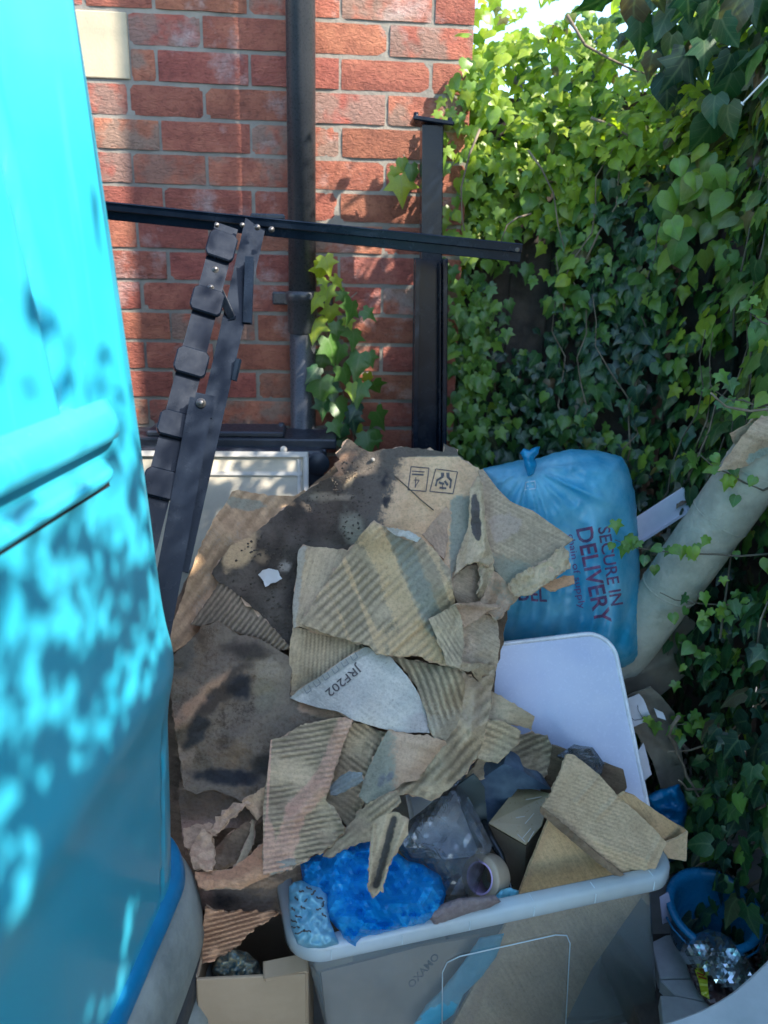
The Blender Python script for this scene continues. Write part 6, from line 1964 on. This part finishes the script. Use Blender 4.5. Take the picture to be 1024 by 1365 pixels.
def build_boards():
    gm = simple_mat('weathered_grey_board', (.36, .37, .38), .85, scale=70, bump_s=.5, bump_d=.002, c2=(.24, .25, .26), cscale=9)
    z = .10
    for lbl, P in (('upper weathered grey board with a rounded end beside the storage box', [(868, 1256), (888, 1246), (905, 1244), (920, 1252), (938, 1280), (946, 1302), (880, 1304)]),
                   ('middle weathered grey board beside the storage box', [(880, 1306), (946, 1304), (962, 1324), (975, 1340), (900, 1326)]),
                   ('lower weathered grey board nearest the white tub', [(880, 1326), (905, 1328), (978, 1343), (1010, 1375), (1000, 1420), (890, 1420)])):
        pts = [atz(x, y, z) for x, y in P]
        o = prism('grey_board', pts, Vector((0, 0, -1)), .03, gm, None, .002)
        tag(o, lbl, 'board')
    b = atz(930, 1330, .035)
    box('board_block', (b.x, b.y, .035), (.30, .26, .062), M['fence'], None, bevel=.003)
    tag(bpy.data.objects['board_block'], 'dark timber block under the weathered grey boards', 'block')
build_boards()

def build_tub():
    z = .33
    m = simple_mat('scuffed_white_plastic', (.50, .54, .56), .45, scale=60, bump_s=.15, c2=(.40, .45, .47), cscale=12)
    edge = [(838, 1378), (870, 1368), (905, 1356), (932, 1346), (956, 1334), (978, 1320), (998, 1303), (1014, 1288), (1030, 1272), (1046, 1252)]
    top = [atz(x, y, z) for x, y in edge] + [atz(x, y, z) for x, y in ((1200, 1240), (1230, 1420), (1100, 1560), (860, 1560))]
    c = sum(top, Vector())/len(top)
    w = empty('white_tray', (c.x, c.y, 0), 'scuffed white plastic panel with a long curved edge at the bottom right corner', 'tray')
    prism('tray_top', top, Vector((0, 0, -1)), .018, m, w, .004)
    prism('tray_skirt', [c + (p-c)*.985 - Vector((0, 0, .019)) for p in top], Vector((0, 0, -1)), z-.021, m, w, .002)
build_tub()

foil, nt, n_, l_, p_ = new_mat('silver_foil')
p_.inputs['Metallic'].default_value = .92; p_.inputs['Roughness'].default_value = .2; p_.inputs['Base Color'].default_value = (.50, .60, .64, 1)
def packets():
    pk = simple_mat('dark_maroon_wrapper', (.030, .014, .018), .3, scale=60, bump_s=.3, bump_d=.003, c2=(.09, .05, .045), cscale=90)
    ye = simple_mat('yellow_green_print', (.50, .52, .03), .4, scale=60)
    rd = simple_mat('red_print', (.42, .05, .02), .4, scale=60)
    o, pos = pillow('snack_wrapper', 'dark maroon snack wrapper with a yellow green panel beneath the silver foil', [(914, 1282), (930, 1284), (955, 1300), (985, 1318), (1000, 1330), (985, 1345), (960, 1350), (944, 1340), (930, 1322), (920, 1302)], lambda x, y: 1.10 - (y-1300)*.0012, .012, .012, 12, pk, 'wrapper', crump=.006, cs=.06, step=3, seed=31)
    flat_poly([[(926, 1292), (932, 1294), (943, 1302), (944, 1318), (946, 1332), (935, 1326), (932, 1310)]], pos, ye, 'yellow_panel', o, .003, 3)
    flat_poly([line_poly(929, 1296.5, 939, 1300.5, 2.0), line_poly(931, 1301.5, 942, 1305, 2.2)], pos, rd, 'red_lettering', o, .0042, 3)
    pillow('foil_wrapper', 'crinkled silver foil lining of a snack packet on the grey boards', [(907, 1270), (912, 1256), (925, 1246), (944, 1238), (962, 1243), (980, 1256), (998, 1272), (1006, 1290), (1013, 1308), (1000, 1320), (994, 1331), (976, 1326), (955, 1314), (936, 1298), (914, 1284)], lambda x, y: 1.10 - (y-1290)*.0009, .030, .008, 18, foil, 'wrapper', flat=True, crump=.020, cs=.026, step=6.0, seed=33)
    pillow('snack_wrapper', 'small dark brown wrapper behind the silver foil at the picture edge', [(1000, 1275), (1012, 1270), (1022, 1280), (1020, 1300), (1010, 1306), (1002, 1290)], lambda x, y: 1.13, .01, .01, 8, pk, 'wrapper', crump=.01, cs=.08, step=3, seed=35)
packets()
# slender white stick among the leaves at the upper right
tag(bar('white_stick', at(968, 137, 1.66) + Vector((.034, 0, 0)), at(1034, 92, 1.60), .004, .004, simple_mat('white_stick_paint', (.75, .75, .72), .5, scale=50), None), 'thin white stick caught in the leaves at the upper right', 'stick')
